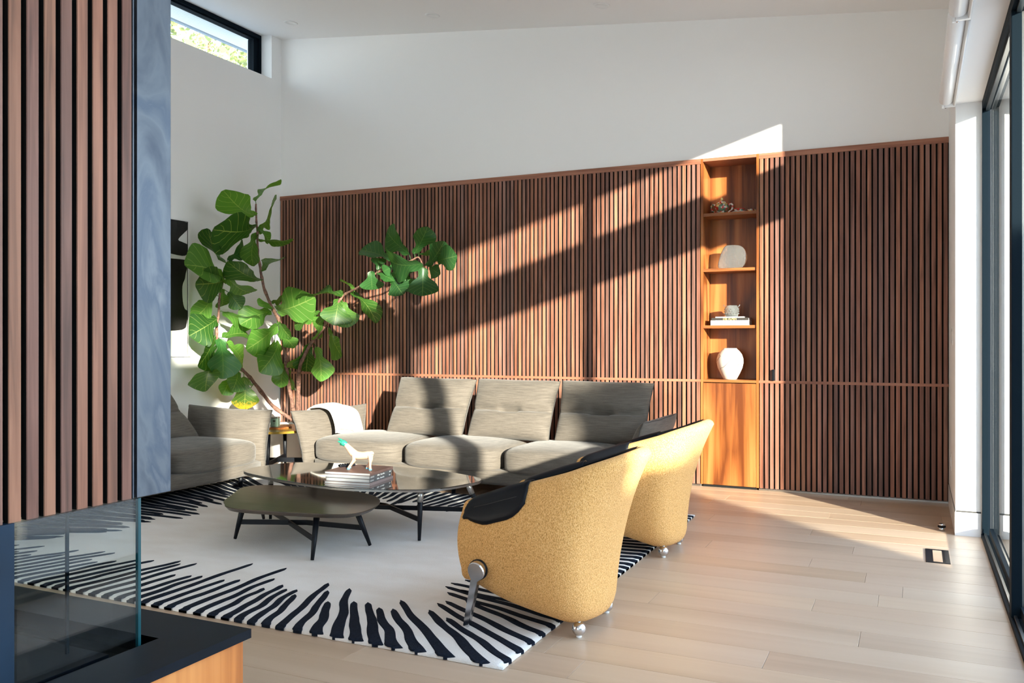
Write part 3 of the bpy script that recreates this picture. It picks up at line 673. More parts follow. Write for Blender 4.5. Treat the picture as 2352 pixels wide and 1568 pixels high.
def rug_stripe(E, T, w0, w1, seed):
    rr = random.Random(seed); n = 22; d = Vector((T[0] - E[0], T[1] - E[1])); L = d.length; d /= L; s = Vector((-d.y, d.x))
    E = Vector(E) - d * .012
    rings = []; ph = rr.uniform(0, 9)
    for i in range(n + 1):
        t = i / n; w = w0 + (w1 - w0) * t
        if t > .93: w *= max(.12, math.sqrt(max(0, 1 - ((t - .93) / .07) ** 2)))
        w *= 1 + .10 * noise.noise(Vector((t * 7, ph, 0)))
        c = E + d * (t * (L + .012)) + s * (.010 * noise.noise(Vector((t * 3.5, ph, 5))) * 1.2)
        a, b = c - s * w / 2, c + s * w / 2
        m = .007
        def cl(p): return (min(max(p.x, RX0 - .004), RX1 + .004) + 3.46, min(max(p.y, RY0 - .004), RY1 + .004) - 4.53)
        a2, b2 = a + s * min(m, w / 3), b - s * min(m, w / 3)
        zt = .0195 if i else .012
        rings.append([(*cl(a), .013), (*cl(a2), zt), (*cl(b2), zt), (*cl(b), .013)])
    # side hanging over the rug's edge
    r0 = [(p[0], p[1], .002) for p in rings[0]]
    out_ = Vector((0, 0))
    bm = loft([r0] + rings); new('stripe', bm, 'stripe', rug, False)
near = [((-3.296, 2.927), (-3.313, 3.696)), ((-3.215, 2.923), (-3.225, 3.384)), ((-3.132, 2.918), (-3.150, 3.419)), ((-3.042, 2.926), (-3.09, 3.70)), ((-2.955, 2.919), (-3.01, 3.51)), ((-2.868, 2.916), (-2.935, 3.354)), ((-2.787, 2.919), (-2.885, 3.438)), ((-2.714, 2.922), (-2.826, 3.388)), ((-2.641, 2.917), (-2.775, 3.399)), ((-2.563, 2.916), (-2.719, 3.335)), ((-2.482, 2.922), (-2.70, 3.559)), ((-2.390, 2.925), (-2.615, 3.454)), ((-2.291, 2.92), (-2.505, 3.311)), ((-2.180, 2.912), (-2.55, 3.524)), ((-2.085, 2.916), (-2.40, 3.36)), ((-1.985, 2.914), (-2.33, 3.376)), ((-1.895, 2.917), (-2.24, 3.329)), ((-1.79, 2.904), (-2.17, 3.345)), ((-1.655, 2.903), (-2.215, 3.467)), ((-1.50, 2.917), (-2.01, 3.40)),
        ((-1.42, 3.00), (-1.885, 3.336)), ((-1.42, 3.115), (-2.031, 3.499)), ((-1.42, 3.225), (-2.009, 3.55)), ((-1.42, 3.335), (-1.93, 3.60)), ((-1.42, 3.44), (-2.07, 3.68)), ((-1.42, 3.535), (-2.13, 3.76))]
sd = 0
for E, T in near: rug_stripe((E[0], max(E[1], 2.937) if E[0] < -1.43 else E[1]), T, .062 if E[0] > -2.3 and E[1] < 3 else .048, .038, sd); sd += 1
def auto(E, ang, lo_, hi_, w=.048):
    global sd
    L = rnd.uniform(lo_, hi_); a = R(ang + rnd.uniform(-1.5, 1.5))
    rug_stripe(E, (E[0] + math.cos(a) * L, E[1] + math.sin(a) * L), w, w * .78, sd); sd += 1
y = 3.62
while y < 6.05: auto((RX1, y), 168 + (y - 3.6) * 16, .50, .80, .048); y += .080
x = RX1 - .06
while x > RX0 + .05: auto((x, RY1), -91 - (x + 3.35) * (22 if x > -3.35 else 32), .42, .72, .056); x -= .085
y = 6.03
while y > 3.0: auto((RX0, y), -(y - 4.4) * (21 if y > 4.4 else 30), .60, .92, .060); y -= .080
x = -3.372
while x > RX0 + .05: auto((x, RY0), 91 - (-3.3 - x) * 17, .40, .66, .050); x -= .088

# ================================================================== sofas
def sofa_back():
    s = empty('sofa', (-3.38, 6.5, 0)); tag(s, 'long grey woven three-seat sofa in front of the slatted wall', 'sofa')
    o = Vector((-3.38, 6.5, 0)); lv = lambda *p: tuple(Vector(p) - o)
    new('plinth', softbox(lv(-4.80, 6.03, .115), lv(-1.95, 7.02, .235), 14, 6), 'sofa', s, True)
    for x in (-4.6, -3.4, -2.15):
        for y in (6.14, 6.85): new('leg', tube([lv(x, y, 0), lv(x, y, .125)], [.016, .022], 10), 'blackmetal', s, True)
    for a, b in ((-4.775, -3.862), (-3.862, -2.948), (-2.948, -1.985)):
        new('seat_cushion', softbox(lv(a + .004, 5.99, .195), lv(b - .004, 6.86, .415), 5.2, 16, top=.20), 'sofa', s, True)
    for i, (a, b) in enumerate(((-4.365, -3.565), (-3.545, -2.755), (-2.738, -1.93))):
        pillow('back_cushion', [lv(a, 6.87, .905), lv(b, 6.87, .898), lv(b + .03, 6.53, .415), lv(a + .06, 6.53, .412)], .12, .11, s, tufts=[(.5, .57, .075, .06)], crease=.045, seed=i)
        new('tuft_pull', B((lv((a + b) / 2 + .03 - .06, 6.600, .628), lv((a + b) / 2 + .03 + .06, 6.615, .638))), 'seam', s)
    pillow('arm_cushion', [lv(-5.0, 6.06, .625), lv(-4.80, 6.93, .64), lv(-4.71, 6.78, .20), lv(-4.80, 5.99, .16)], .085, .085, s, seed=11, wob=.006)
    pillow('arm_cushion', [lv(-1.76, 6.93, .655), lv(-1.80, 6.10, .645), lv(-1.96, 6.0, .16), lv(-1.96, 6.80, .20)], .085, .085, s, seed=12, wob=.006)
    return s
sofa_back()
def sofa_left():
    s = empty('sofa', (-5.55, 4.5, 0)); tag(s, 'grey woven sofa on the left, partly hidden by the fireplace', 'sofa')
    o = Vector((-5.55, 4.5, 0)); lv = lambda *p: tuple(Vector(p) - o)
    new('plinth', softbox(lv(-6.04, 3.05, .115), lv(-5.035, 5.80, .235), 16, 6), 'sofa', s, True)
    for y in (3.3, 5.6):
        for x in (-5.9, -5.15): new('leg', tube([lv(x, y, .0205 if x > -5.5 else 0), lv(x, y, .125)], [.016, .022], 10), 'blackmetal', s, True)
    for a, b in ((4.80, 5.74), (3.88, 4.80), (3.02, 3.88)):
        new('seat_cushion', softbox(lv(-5.90, a + .004, .195), lv(-5.0, b - .004, .415), 5.2, 16, top=.20), 'sofa', s, True)
    for i, (a, b) in enumerate(((5.53, 4.72), (4.70, 3.9), (3.88, 3.1))):
        pillow('back_cushion', [lv(-6.0, b, .90), lv(-6.0, a, .90), lv(-5.66, a + .12, .40), lv(-5.66, b + .03, .40)], .095, .10, s, tufts=[(.5, .57, .075, .06)], crease=.045, seed=20 + i)
    pillow('arm_cushion', [lv(-6.04, 5.90, .66), lv(-5.07, 5.90, .645), lv(-5.06, 5.80, .15), lv(-5.98, 5.78, .22)], .10, .085, s, seed=31, wob=.008)
    pillow('arm_cushion', [lv(-5.05, 2.95, .64), lv(-6.02, 2.95, .64), lv(-5.98, 3.05, .2), lv(-5.05, 3.05, .15)], .085, .085, s, seed=32, wob=.008)
sofa_left()
# throw over the back sofa's left arm
th = empty('throw_blanket', (-4.85, 6.5, .63)); tag(th, 'folded cream wool throw draped over the arm of the back sofa', 'blanket')
def drape(w0, w1, off, droop, seed):
    # path across the arm: from outside, over the top, down the inner face
    P = [(-.24, .03, -.12), (-.17, .02, -.015), (-.08, .0, .008), (.02, -.01, .008), (.11, -.02, -.02), (.165, -.04, -.10), (.20, -.06, -.175), (.225, -.09, -.235 - droop)]
    C = smoothpts(P, 5, False); bm = bmesh.new(); rows = []
    for i, c in enumerate(C):
        t = i / (len(C) - 1); row = []
        for j in range(25):
            u = j / 24 * 2 - 1
            w = w0 + (w1 - w0) * t
            sag = .012 * noise.noise(Vector((u * 2.1 + seed, t * 3, 0))) + .006 * math.sin(u * 5 + seed)
            nz = .008 * (1 - u * u)
            slope = -.05 * u * t
            row.append(bm.verts.new((c.x + off + sag * .6, c.y + u * w + .02 * noise.noise(Vector((t * 2, seed, u))), c.z + off + nz + sag + slope - (.02 * abs(u) ** 6))))
        rows.append(row)
    for a, b in zip(rows, rows[1:]):
        for j in range(24): bm.faces.new((a[j], a[j + 1], b[j + 1], b[j]))
    o = new('fold', bm, 'throw', th, True)
    md = o.modifiers.new('t', 'SOLIDIFY'); md.thickness = .011; md.offset = 1
    md = o.modifiers.new('s', 'SUBSURF'); md.levels = 1; md.render_levels = 1
drape(.22, .215, .0, .0, 1); drape(.20, .19, .014, -.02, 2)

# ================================================================== side table, tin, tray, planter
st = empty('side_table', (-5.36, 6.30, 0)); tag(st, 'low ochre-topped side table with black legs in the corner between the sofas', 'table')
oc = [(.36 * math.cos(R(a)), .36 * math.sin(R(a))) for a in range(22, 382, 45)]
op = [(p.x, p.y) for p in smoothpts([(x, y, 0) for x, y in oc], 5)]
new('tabletop', prism(op, .418, .440, bev=.03), 'ochre', st, bevel=0)
for a in (-65, 25, 115, 205):
    x, y = .30 * math.cos(R(a)), .30 * math.sin(R(a)); new('leg', tube([(x * .92, y * .92, .42), (x, y, .0205 if 6.30 + y < 6.12 else 0)], [.021, .012], 12), 'blackmetal', st, True)
for a in (-65, 25):
    x, y = .285 * math.cos(R(a)), .285 * math.sin(R(a)); v = Vector((x, y, 0)).normalized(); w = Vector((-v.y, v.x, 0)) * .008
    bm = bmesh.new(); q4 = [Vector((x, y, 0)) + w, Vector((x, y, 0)) - w, Vector((-x, -y, 0)) - w, Vector((-x, -y, 0)) + w]
    prism([(p.x, p.y) for p in q4], .125 if a == 25 else .1251, .165, bm); new('crossbar', bm, 'blackmetal', st)
tr = tag(new('wooden_tray', prism([(p.x, p.y) for p in smoothpts([(-.10, -.09, 0), (.10, -.09, 0), (.10, .09, 0), (-.10, .09, 0)], 3)], 0, .014), 'veneer_x'), 'small wooden tray under the green tin on the ochre side table', 'tray'); tr.location = (-5.36, 6.30, .440)
tn = empty('tin', (-5.37, 6.29, .454)); tn.rotation_euler = (0, 0, R(25)); tag(tn, 'small square sage green tin on the wooden tray', 'tin')
new('body', B(((-.036, -.036, 0), (.036, .036, .078))), 'tin', tn, bevel=.004); new('lid', B(((-.037, -.037, .078), (.037, .037, .090))), 'alu', tn, bevel=.003)
new('label_mark', B(((-.012, -.0368, .045), (.012, -.036, .062)), ((-.006, -.0368, .028), (.006, -.036, .031))), 'bk_black', tn)
# planter
PX, PY = -5.74, 6.98
pt = empty('planter', (PX, PY, 0)); tag(pt, 'round white floor planter in the corner behind the side table', 'planter')
new('pot', lathe([(0, 0), (.225, 0), (.235, .01), (.262, .39), (.262, .40), (.245, .40), (.24, .34), (0, .34)], 48), 'pot', pt, True)
so = new('soil', lathe([(0, .345), (.238, .345), (.20, .365), (0, .37)], 32), 'soil', pt, True)
# ================================================================== fiddle leaf fig
fig = empty('fiddle_leaf_fig', (PX, PY, .37)); tag(fig, 'tall fiddle-leaf fig with three leaning stems in the corner', 'plant')
FO = Vector((PX, PY, .37))
LEAVES= [(-5.74,6.43,2.45,-5.72,6.0,2.59,0.5),(-5.73,6.43,2.59,-5.71,6.73,2.82,0.15),(-5.71,6.44,2.3,-5.81,6.8,2.62,0.3),(-5.75,6.45,2.34,-5.67,5.86,2.22,0.5),(-5.73,6.45,2.29,-5.78,6.42,1.97,0.45),(-5.69,6.43,2.22,-5.52,6.73,2.22,0.2),(-5.7,6.48,1.92,-5.73,6.77,2.08,0.25),(-5.71,6.5,1.83,-5.79,6.12,1.96,0.48),(-5.92,6.26,2.02,-5.9,6.48,2.18,0.5),(-5.71,6.46,2.33,-5.7,6.6,2.21,0.4),(-5.96,6.29,1.99,-5.89,5.95,2.25,0.22),(-5.94,6.23,1.82,-5.82,5.69,1.95,0.38),(-5.93,6.23,1.82,-5.82,5.8,1.75,0.6),(-5.92,6.25,1.85,-5.93,6.58,1.7,0.5),(-5.91,6.26,1.71,-5.8,6.31,1.56,0.7),(-5.91,6.17,1.74,-6.0,6.28,1.57,0.6),(-5.95,6.09,1.67,-5.92,5.84,1.43,0.55),(-5.92,6.12,1.45,-5.91,5.8,1.3,0.7),(-5.94,6.12,1.29,-5.89,5.88,1.01,0.22),(-5.92,6.19,1.28,-5.87,6.49,1.33,0.55),(-5.9,6.18,1.52,-5.79,6.53,1.41,0.4),(-5.71,6.63,1.54,-5.79,6.3,1.42,0.55),(-5.91,6.15,1.27,-5.81,6.1,0.9,0.62),(-5.93,6.26,1.23,-5.98,6.56,1.03,0.45),(-5.91,6.12,1.21,-5.96,6.0,1.02,0.3),(-5.96,6.11,1.03,-5.79,5.83,0.81,0.5),(-5.96,6.34,0.92,-5.93,6.22,0.74,0.6),(-5.95,6.42,0.97,-5.84,6.26,0.78,0.5),(-5.91,6.47,0.9,-5.88,6.45,0.58,0.62),(-5.96,6.59,0.88,-5.95,6.62,0.8,0.5),(-5.91,6.45,0.65,-5.91,6.53,0.55,0.4),(-5.69,6.7,1.4,-5.76,6.36,1.16,0.6),(-5.75,6.79,1.24,-5.71,6.51,0.95,0.6),(-5.75,6.74,1.37,-5.78,6.58,1.02,0.15),(-5.73,6.76,1.48,-5.59,6.76,1.27,0.5),(-5.74,6.76,1.55,-5.24,6.66,1.64,0.6),(-5.25,6.8,1.53,-5.53,6.74,1.4,0.38),(-5.69,6.63,1.57,-5.66,6.41,1.6,0.35),(-5.73,6.66,1.63,-5.74,6.84,1.67,0.4),(-5.72,6.79,1.3,-5.54,6.77,1.19,0.6),(-5.38,6.79,1.22,-5.59,6.78,0.96,0.5),(-5.38,6.79,1.21,-5.46,6.85,0.94,0.72),(-5.28,6.78,1.19,-5.19,6.76,0.86,0.45),(-5.66,6.79,1.03,-5.68,6.72,0.79,0.55),(-5.6,6.77,0.97,-5.63,6.86,0.75,0.32),(-5.14,6.78,1.51,-5.3,6.78,1.37,0.6),(-5.19,6.75,1.4,-5.29,6.75,1.25,0.25),(-5.02,6.79,1.65,-4.99,6.68,1.4,0.85),(-4.97,6.79,1.62,-4.9,6.79,1.38,0.75),(-4.95,6.75,1.68,-5.45,6.79,1.67,0.18),(-4.82,6.78,1.67,-4.99,6.8,1.84,0.25),(-4.86,6.77,1.71,-4.58,6.81,1.44,0.25),(-5.14,6.79,1.37,-4.92,6.68,1.1,0.25),(-4.54,6.63,1.89,-4.56,6.68,1.72,0.85),(-4.34,6.69,1.99,-4.64,6.61,2.1,0.5),(-4.15,6.66,2.04,-4.41,6.67,2.25,0.5),(-4.09,6.65,2.03,-3.93,6.63,2.26,0.55),(-3.95,6.65,1.92,-3.76,6.63,2.12,0.5),(-3.86,6.67,1.96,-3.64,6.61,1.99,0.7),(-3.91,6.49,1.92,-4.3,6.54,1.95,0.5),(-3.89,6.47,1.89,-3.91,6.5,1.64,0.75),(-3.94,6.67,1.91,-3.81,6.62,1.84,0.6),(-4.09,6.64,1.9,-4.27,6.71,1.8,0.6),(-4.32,6.64,1.81,-4.17,6.59,1.67,0.7),(-4.48,6.66,1.9,-4.5,6.69,2.02,0.8),(-4.48,6.64,1.87,-4.28,6.62,1.8,0.35),(-4.04,6.65,2.03,-3.95,6.71,2.06,0.4),(-4.19,6.66,1.85,-4.13,6.71,1.71,0.7),(-4.3,6.64,1.93,-4.4,6.62,1.88,0.7)]
S_A= [(-5.74, 7.03, 0.42), (-5.93, 6.9, 0.59), (-5.93, 6.64, 0.83), (-5.93, 6.49, 0.95), (-5.93, 6.34, 1.03), (-5.93, 6.21, 1.14), (-5.93, 6.14, 1.26), (-5.93, 6.14, 1.44), (-5.93, 6.17, 1.63), (-5.93, 6.2, 1.79), (-5.93, 6.25, 1.94)]
S_B= [(-5.72, 7.0, 0.42), (-5.63, 6.75, 1.04), (-5.72, 6.82, 1.26), (-5.72, 6.76, 1.45), (-5.72, 6.67, 1.55), (-5.72, 6.54, 1.76), (-5.72, 6.49, 1.92), (-5.72, 6.45, 2.08), (-5.72, 6.45, 2.27), (-5.72, 6.43, 2.42), (-5.72, 6.43, 2.56)]
S_C= [(-5.68, 7.0, 0.42), (-5.49, 6.78, 0.95), (-5.43, 6.78, 1.09), (-5.36, 6.78, 1.2), (-5.24, 6.78, 1.32), (-5.16, 6.78, 1.41), (-5.11, 6.78, 1.5), (-5.0, 6.78, 1.64), (-4.93, 6.78, 1.7), (-4.67, 6.66, 1.76), (-4.47, 6.66, 1.89), (-4.17, 6.66, 1.96), (-4.05, 6.66, 2.0), (-4.0, 6.66, 1.92)]

def stem(pts, r0, r1):
    P = smoothpts([Vector(p) - FO for p in pts], 5, False); n = len(P)
    P = [p + Vector((noise.noise(p * 9), noise.noise(p * 9 + Vector((5, 0, 0))), 0)) * .008 for p in P]
    rad = [(r0 + (r1 - r0) * (i / n) ** .8) * (1 + (.28 if i % 4 == 0 else 0)) for i in range(n)]
    new('stem', tube(P, rad, 8), 'bark', fig, True)
    return [p + FO for p in P]
PA = stem(S_A, .020, .008); PB = stem(S_B, .022, .008); PC = stem(S_C, .021, .006)
allp = PA + PB + PC
CAMP = Vector((0, 0, 1.25))
def leaf(Bp, T, ratio, seed, mat):
    rr = random.Random(seed); Bp, T = Vector(Bp), Vector(T); ax = T - Bp; L = ax.length; ax /= L
    wf = .35 * L * (1.0 if ratio < .6 else ratio / .60) * (1.12 if mat == 'leaf_d' else 1)
    roll = math.acos(min(1, ratio / .68)) * rr.choice((-1, 1)) + rr.uniform(-.2, .2)
    view = (CAMP - Bp).normalized(); nrm = (view - ax * view.dot(ax)).normalized(); nrm = Matrix.Rotation(roll, 3, ax) @ nrm
    side = ax.cross(nrm); nl, nw = 16, 8
    arch = L * rr.uniform(.03, .11); cup = rr.uniform(.10, .30); wv = rr.uniform(0, 6)
    bm = bmesh.new(); uvl = bm.loops.layers.uv.new('UVMap'); g = {}
    for i in range(nl + 1):
        t = i / nl
        w = wf * (.32 + .50 * math.sin(math.pi * min(1, t * 1.15) * .5) ** 1.5 + .34 * math.exp(-((t - .72) / .24) ** 2) - .16 * math.exp(-((t - .30) / .12) ** 2))
        w *= math.sqrt(max(0.0, 1 - ((t - .72) / .283) ** 2)) if t > .72 else 1
        w *= 1 if t > .05 else .25 + 15 * t
        w = max(w, .003)
        for j in range(nw + 1):
            u = j / nw * 2 - 1
            ed = abs(u) ** 2
            wvz = .028 * L * ed * math.sin(t * 13 + wv + (1.5 if u > 0 else 0)) * (1 - t ** 4)
            p = Bp + ax * (t * L) + side * (u * w * (1 + .05 * math.sin(t * 19 + wv) * ed)) + nrm * (arch * math.sin(math.pi * t) - arch * .9 * t * t + cup * w * abs(u) ** 1.3 + wvz - .004 * L / .3 * abs(math.sin(7.5 * math.pi * (t - abs(u) * .27))))
            g[i, j] = (bm.verts.new(p - FO), (j / nw, t))
    for i in range(nl):
        for j in range(nw):
            q = [g[i, j], g[i + 1, j], g[i + 1, j + 1], g[i, j + 1]]; fc = bm.faces.new([x[0] for x in q])
            for lp, x in zip(fc.loops, q): lp[uvl].uv = x[1]
    me = bpy.data.meshes.new('leaf'); bm.to_mesh(me); bm.free(); o = link('leaf', me, mat, fig, True)
    # petiole to the nearest point of a stem
    sp = min(allp, key=lambda p: (p - Bp).length)
    if .012 < (sp - Bp).length < .5:
        m = (sp + Bp) / 2 + Vector((0, 0, .012))
        new('petiole', tube([sp - FO, m - FO, Bp - FO, Bp + ax * .02 - FO], [.004, .0032, .0032, .002], 6), mat, o, True)
    return o
for i, l_ in enumerate(LEAVES):
    mt = 'leaf_d' if (i >= 53 or i in (8, 22)) else 'leaf'
    if i in (28,): mt = 'leaf_y'
    o = leaf(l_[0:3], l_[3:6], l_[6], i * 3 + 1, mt)
    if i == 28: o['label'] = 'drooping leaf turning yellow at its tip'

# ================================================================== coffee tables
BIG = [(-4.222, 4.621), (-4.273, 4.76), (-4.25, 4.95), (-4.17, 5.09), (-4.05, 5.16), (-3.80, 5.215), (-3.441, 5.238), (-3.125, 5.225), (-2.89, 5.178), (-2.66, 5.085), (-2.575, 5.02), (-2.54, 4.92), (-2.56, 4.80), (-2.606, 4.655), (-2.66, 4.55), (-2.76, 4.475), (-2.954, 4.402), (-3.218, 4.35), (-3.481, 4.375), (-3.77, 4.44), (-4.077, 4.54)]
SM = [(-3.74, 3.93), (-3.80, 3.985), (-3.86, 4.08), (-3.97, 4.27), (-4.04, 4.40), (-4.03, 4.50), (-3.95, 4.565), (-3.75, 4.60), (-3.50, 4.61), (-3.25, 4.60), (-3.08, 4.53), (-2.96, 4.42), (-2.88, 4.27), (-2.85, 4.12), (-2.87, 4.01), (-2.95, 3.95), (-3.106, 3.91), (-3.372, 3.865), (-3.56, 3.845), (-3.67, 3.87)]
def ctable(name, outl, zt, th_, topm, legs, label, bars, cx, cy_, barz):
    e = empty(name, (cx, cy_, .0205)); tag(e, label, 'coffee table')
    pts = [(p.x - cx, p.y - cy_) for p in smoothpts([(x, y, 0) for x, y in outl], 5)]
    zt -= .0205
    bm = bmesh.new(); n = len(pts); rings = []
    prof_ = ((.955, zt - th_), (.99, zt - th_ * .35), (1, zt - th_ * .2), (1, zt - .0015), (.998, zt))
    if topm == 'tableglass':
        band = loft([[(x * k, y * k, z) for x, y in pts] for k, z in ((.985, zt - th_ - .004), (1.0, zt - th_ - .003), (1.001, zt - .0055), (.99, zt - .005))]); new('edge_glint', band, 'alu', e)  # bright metal strip imitates the sun glint along the glass edge
        prof_ = ((.99, zt - .005), (1, zt - .0045), (1, zt - .001), (.998, zt))
    for k, z in prof_: rings.append([(x * k, y * k, z) for x, y in pts])
    loft(rings, bm); new('tabletop', bm, topm, e)
    for (fx, fy, tx_, ty_) in legs:
        l_ = new('leg', tube([(tx_ - cx, ty_ - cy_, zt - th_), ((tx_ * .4 + fx * .6) - cx, (ty_ * .4 + fy * .6) - cy_, (zt - th_) * .4), (fx - cx, fy - cy_, .0)], [.019, .0145, .010], 16), 'blackmetal', e, True)
        if name == 'glass_coffee_table': 
            v0 = Vector((tx_ - cx, ty_ - cy_, zt - th_)); v1 = Vector((fx - cx, fy - cy_, 0)); new('ferrule', tube([v0, v0.lerp(v1, .24)], [.0198, .0182], 16), 'alu', l_, True)
    for i, (a, b, c_) in enumerate(bars):
        # bent flat bar from leg a through c_ to leg b
        pa = Vector((legs[a][0] * .62 + legs[a][2] * .38 - cx, legs[a][1] * .62 + legs[a][3] * .38 - cy_, 0)); pb = Vector((legs[b][0] * .62 + legs[b][2] * .38 - cx, legs[b][1] * .62 + legs[b][3] * .38 - cy_, 0)); pc = Vector((c_[0] - cx, c_[1] - cy_, 0))
        bm = bmesh.new()
        pts_ = [pa, pc, pb]; L_, R_ = [], []
        for k, p in enumerate(pts_):
            d = (pts_[min(k + 1, 2)] - pts_[max(k - 1, 0)]).normalized(); w = Vector((-d.y, d.x, 0)) * .005; L_.append(p + w); R_.append(p - w)
        prism([(p.x, p.y) for p in L_ + R_[::-1]], barz - .018 + i * .0005, barz + .012, bm); new('crossbar', bm, 'blackmetal', e)
    return e
ctable('wooden_coffee_table', SM, .275, .026, 'darkwood', [(-3.827, 4.112, -3.745, 4.10), (-3.057, 3.889, -3.10, 3.985), (-2.965, 4.32, -3.02, 4.25), (-4.08, 4.66, -3.96, 4.47)], 'lower dark wood coffee table tucked partly under the black glass one', ((0, 2, (-3.40, 4.27)), (1, 3, (-3.52, 4.24))), -3.43, 4.22, .11)
ctable('glass_coffee_table', BIG, .345, .015, 'tableglass', [(-2.759, 4.548, -2.757, 4.56), (-2.52, 5.02, -2.63, 4.93), (-3.93, 4.99, -3.90, 4.98), (-4.02, 4.66, -4.05, 4.70)], 'larger black glass-topped coffee table with rounded corners', ((0, 2, (-3.2, 4.85)), (1, 3, (-3.2, 4.79))), -3.4, 4.8, .13)
# books on the glass table
ba = math.atan2(4.46 - 4.437, -3.051 + 3.369); bc = Vector((-3.252, 4.616))
def tb(l, w, h, z, cov, label, da=0, off=(0, 0), pages='page'):
    e = book('book', (l, w, h), None, ba + R(3) + da, cov, label, org=(bc.x + off[0], bc.y + off[1], z), pages=pages); return e
z = .345
tb(.325, .325, .016, z, 'bk_pink', 'mauve-grey book at the bottom of the stack on the glass table'); z += .016
e1 = tb(.312, .31, .022, z, 'bk_grey', 'dark grey book with white spine lettering, second from the table', off=(-.002, .002)); z += .022
e2 = tb(.315, .312, .022, z, 'bk_grey', 'dark grey book with white spine lettering and blue edge, under the brown one', off=(-.002, .003)); 
new('blue_edge', B(((-.158, -.155, .0195), (.10, -.15, .0222))), 'bk_blue', e2); z += .0222
e3 = tb(.325, .322, .017, z, 'bk_brown', 'brown book on top of the stack under the animal figurine'); z += .017
for e_, s_ in ((e1, 'das große ganze'), (e2, 'Möbel & Raum')):
    # the lettering is too small to read in the photograph: two short lines and a bold title of the same size
    for k, (y_, zz, l_) in enumerate(((-.125, .0135, .05), (-.125, .0085, .05))):
        new('spine_line', B(((.1565 if e_ is e1 else .158, y_ - l_ / 2, zz - .001), (.1570 if e_ is e1 else .1585, y_ + l_ / 2, zz + .001))), 'ink', e_)
    bm = bmesh.new()
    for k in range(9):
        if k == 3: continue
        y_ = -.055 + k * .0115; hgt = (.0045, .0045, .003, 0, .0045, .003, .003, .0045, .003)[k]
        box(bm, (.1565 if e_ is e1 else .158, y_, .0075), (.1572 if e_ is e1 else .1587, y_ + .009, .0075 + hgt * 1.9))
    o = new('spine_title', bm, 'ink', e_)
    new('spine_mark', B(((.1565 if e_ is e1 else .158, .115, .008), (.1572 if e_ is e1 else .1587, .135, .014))), 'ink', e_)
TOPZ = z
# figurine: four-legged peach animal whose neck ends in a green carrot-top tuft
fg = empty('figurine', (-3.25, 4.60, TOPZ)); tag(fg, 'peach ceramic animal figurine with a leafy green head on the book stack', 'figurine')
fo = Vector((-3.25, 4.60, 0))
bm = loft([])if False else bmesh.new()
def blob(chain, mat, name, parent=fg, seg=14):
    P = smoothpts([c[:3] for c in chain], 5, False); n = len(P); rad = []
    for i in range(n):
        t = i / (n - 1) * (len(chain) - 1); k = min(int(t), len(chain) - 2); fr_ = t - k; rad.append(chain[k][3] * (1 - fr_) + chain[k + 1][3] * fr_)
    return new(name, tube(P, rad, seg), mat, parent, True)
blob([(.105, 0, .098, .004), (.100, 0, .100, .020), (.07, 0, .094, .025), (.03, 0, .088, .025), (-.01, 0, .090, .027), (-.035, 0, .104, .026), (-.062, 0, .130, .020), (-.085, 0, .152, .015), (-.092, 0, .158, .004)], 'peach', 'body')
for (x, y, fx, fy, n_) in ((-.022, -.02, -.052, -.03, 0), (-.03, .018, -.075, .03, 1), (.092, -.018, .100, -.025, 2), (.085, .016, .052, .03, 3)):
    lg = blob([(x, y, .095, .013), (x * .9 + fx * .1 + .004, y, .06, .010), (x * .4 + fx * .6, (y + fy) / 2, .028, .008), (fx, fy, .008, .009)], 'peach', 'leg')
    new('hoof', lathe([(0, 0), (.011, 0), (.010, .008), (.007, .012), (0, .012)], 12, (fx, fy, 0)), 'blue', lg, True)
hd = blob([(-.084, 0, .150, .010), (-.092, 0, .158, .018), (-.108, 0, .166, .020), (-.122, 0, .172, .012), (-.134, 0, .176, .003)], 'green', 'leafy_head')
for dz, dx, dy in ((.014, -.145, 0), (-.002, -.142, .012), (.0, -.140, -.012), (-.018, -.108, 0)):
    blob([(-.110, dy * .6, .168 + dz * .5, .010), (-.126, dy, .172 + dz, .007), (dx, dy * 1.2, .178 + dz * 1.2, .001)], 'green', 'leaf_tip', hd, 8)
fg.rotation_euler = (0, 0, R(8))
rm = empty('remote_control', (-3.385, 4.665, TOPZ)); rm.rotation_euler = (R(0), 0, R(62)); tag(rm, 'small black ribbed remote lying on the top book beside the figurine', 'remote')
new('body', B(((-.055, -.018, 0), (.055, .018, .016))), 'blackmetal', rm, bevel=.006)
for i in range(6): new('button_row', B(((-.045 + i * .016, -.012, .0155), (-.038 + i * .016, .012, .0185))), 'black', rm)

# ================================================================== armchairs
RIM = [(-.33, -.305, .540), (-.15, -.340, .604), (.03, -.352, .656), (.195, -.328, .702), (.315, -.218, .740), (.360, 0, .756)]
MID = [(-.355, -.335, .36), (-.18, -.375, .36), (.01, -.385, .36), (.135, -.340, .36), (.192, -.21, .36), (.215, 0, .36)]
BOT = [(-.325, -.300, .200), (-.18, -.300, .142), (.0, -.275, .090), (.100, -.235, .066), (.175, -.15, .058), (.204, 0, .058)]
def mirror(L): return L + [(x, -y, z) for x, y, z in L[-2::-1]]
NS = 8
rim, mid, bot = [smoothpts(mirror(L), NS, False) for L in (RIM, MID, BOT)]
NP = len(rim)
def station(i):
    a, b, c_ = rim[i], mid[i], bot[i]
    tg = (mid[min(i + 1, NP - 1)] - mid[max(i - 1, 0)]); tg.z = 0; tg.normalize(); inn = Vector((-tg.y, tg.x, 0))
    return a, b, c_, inn
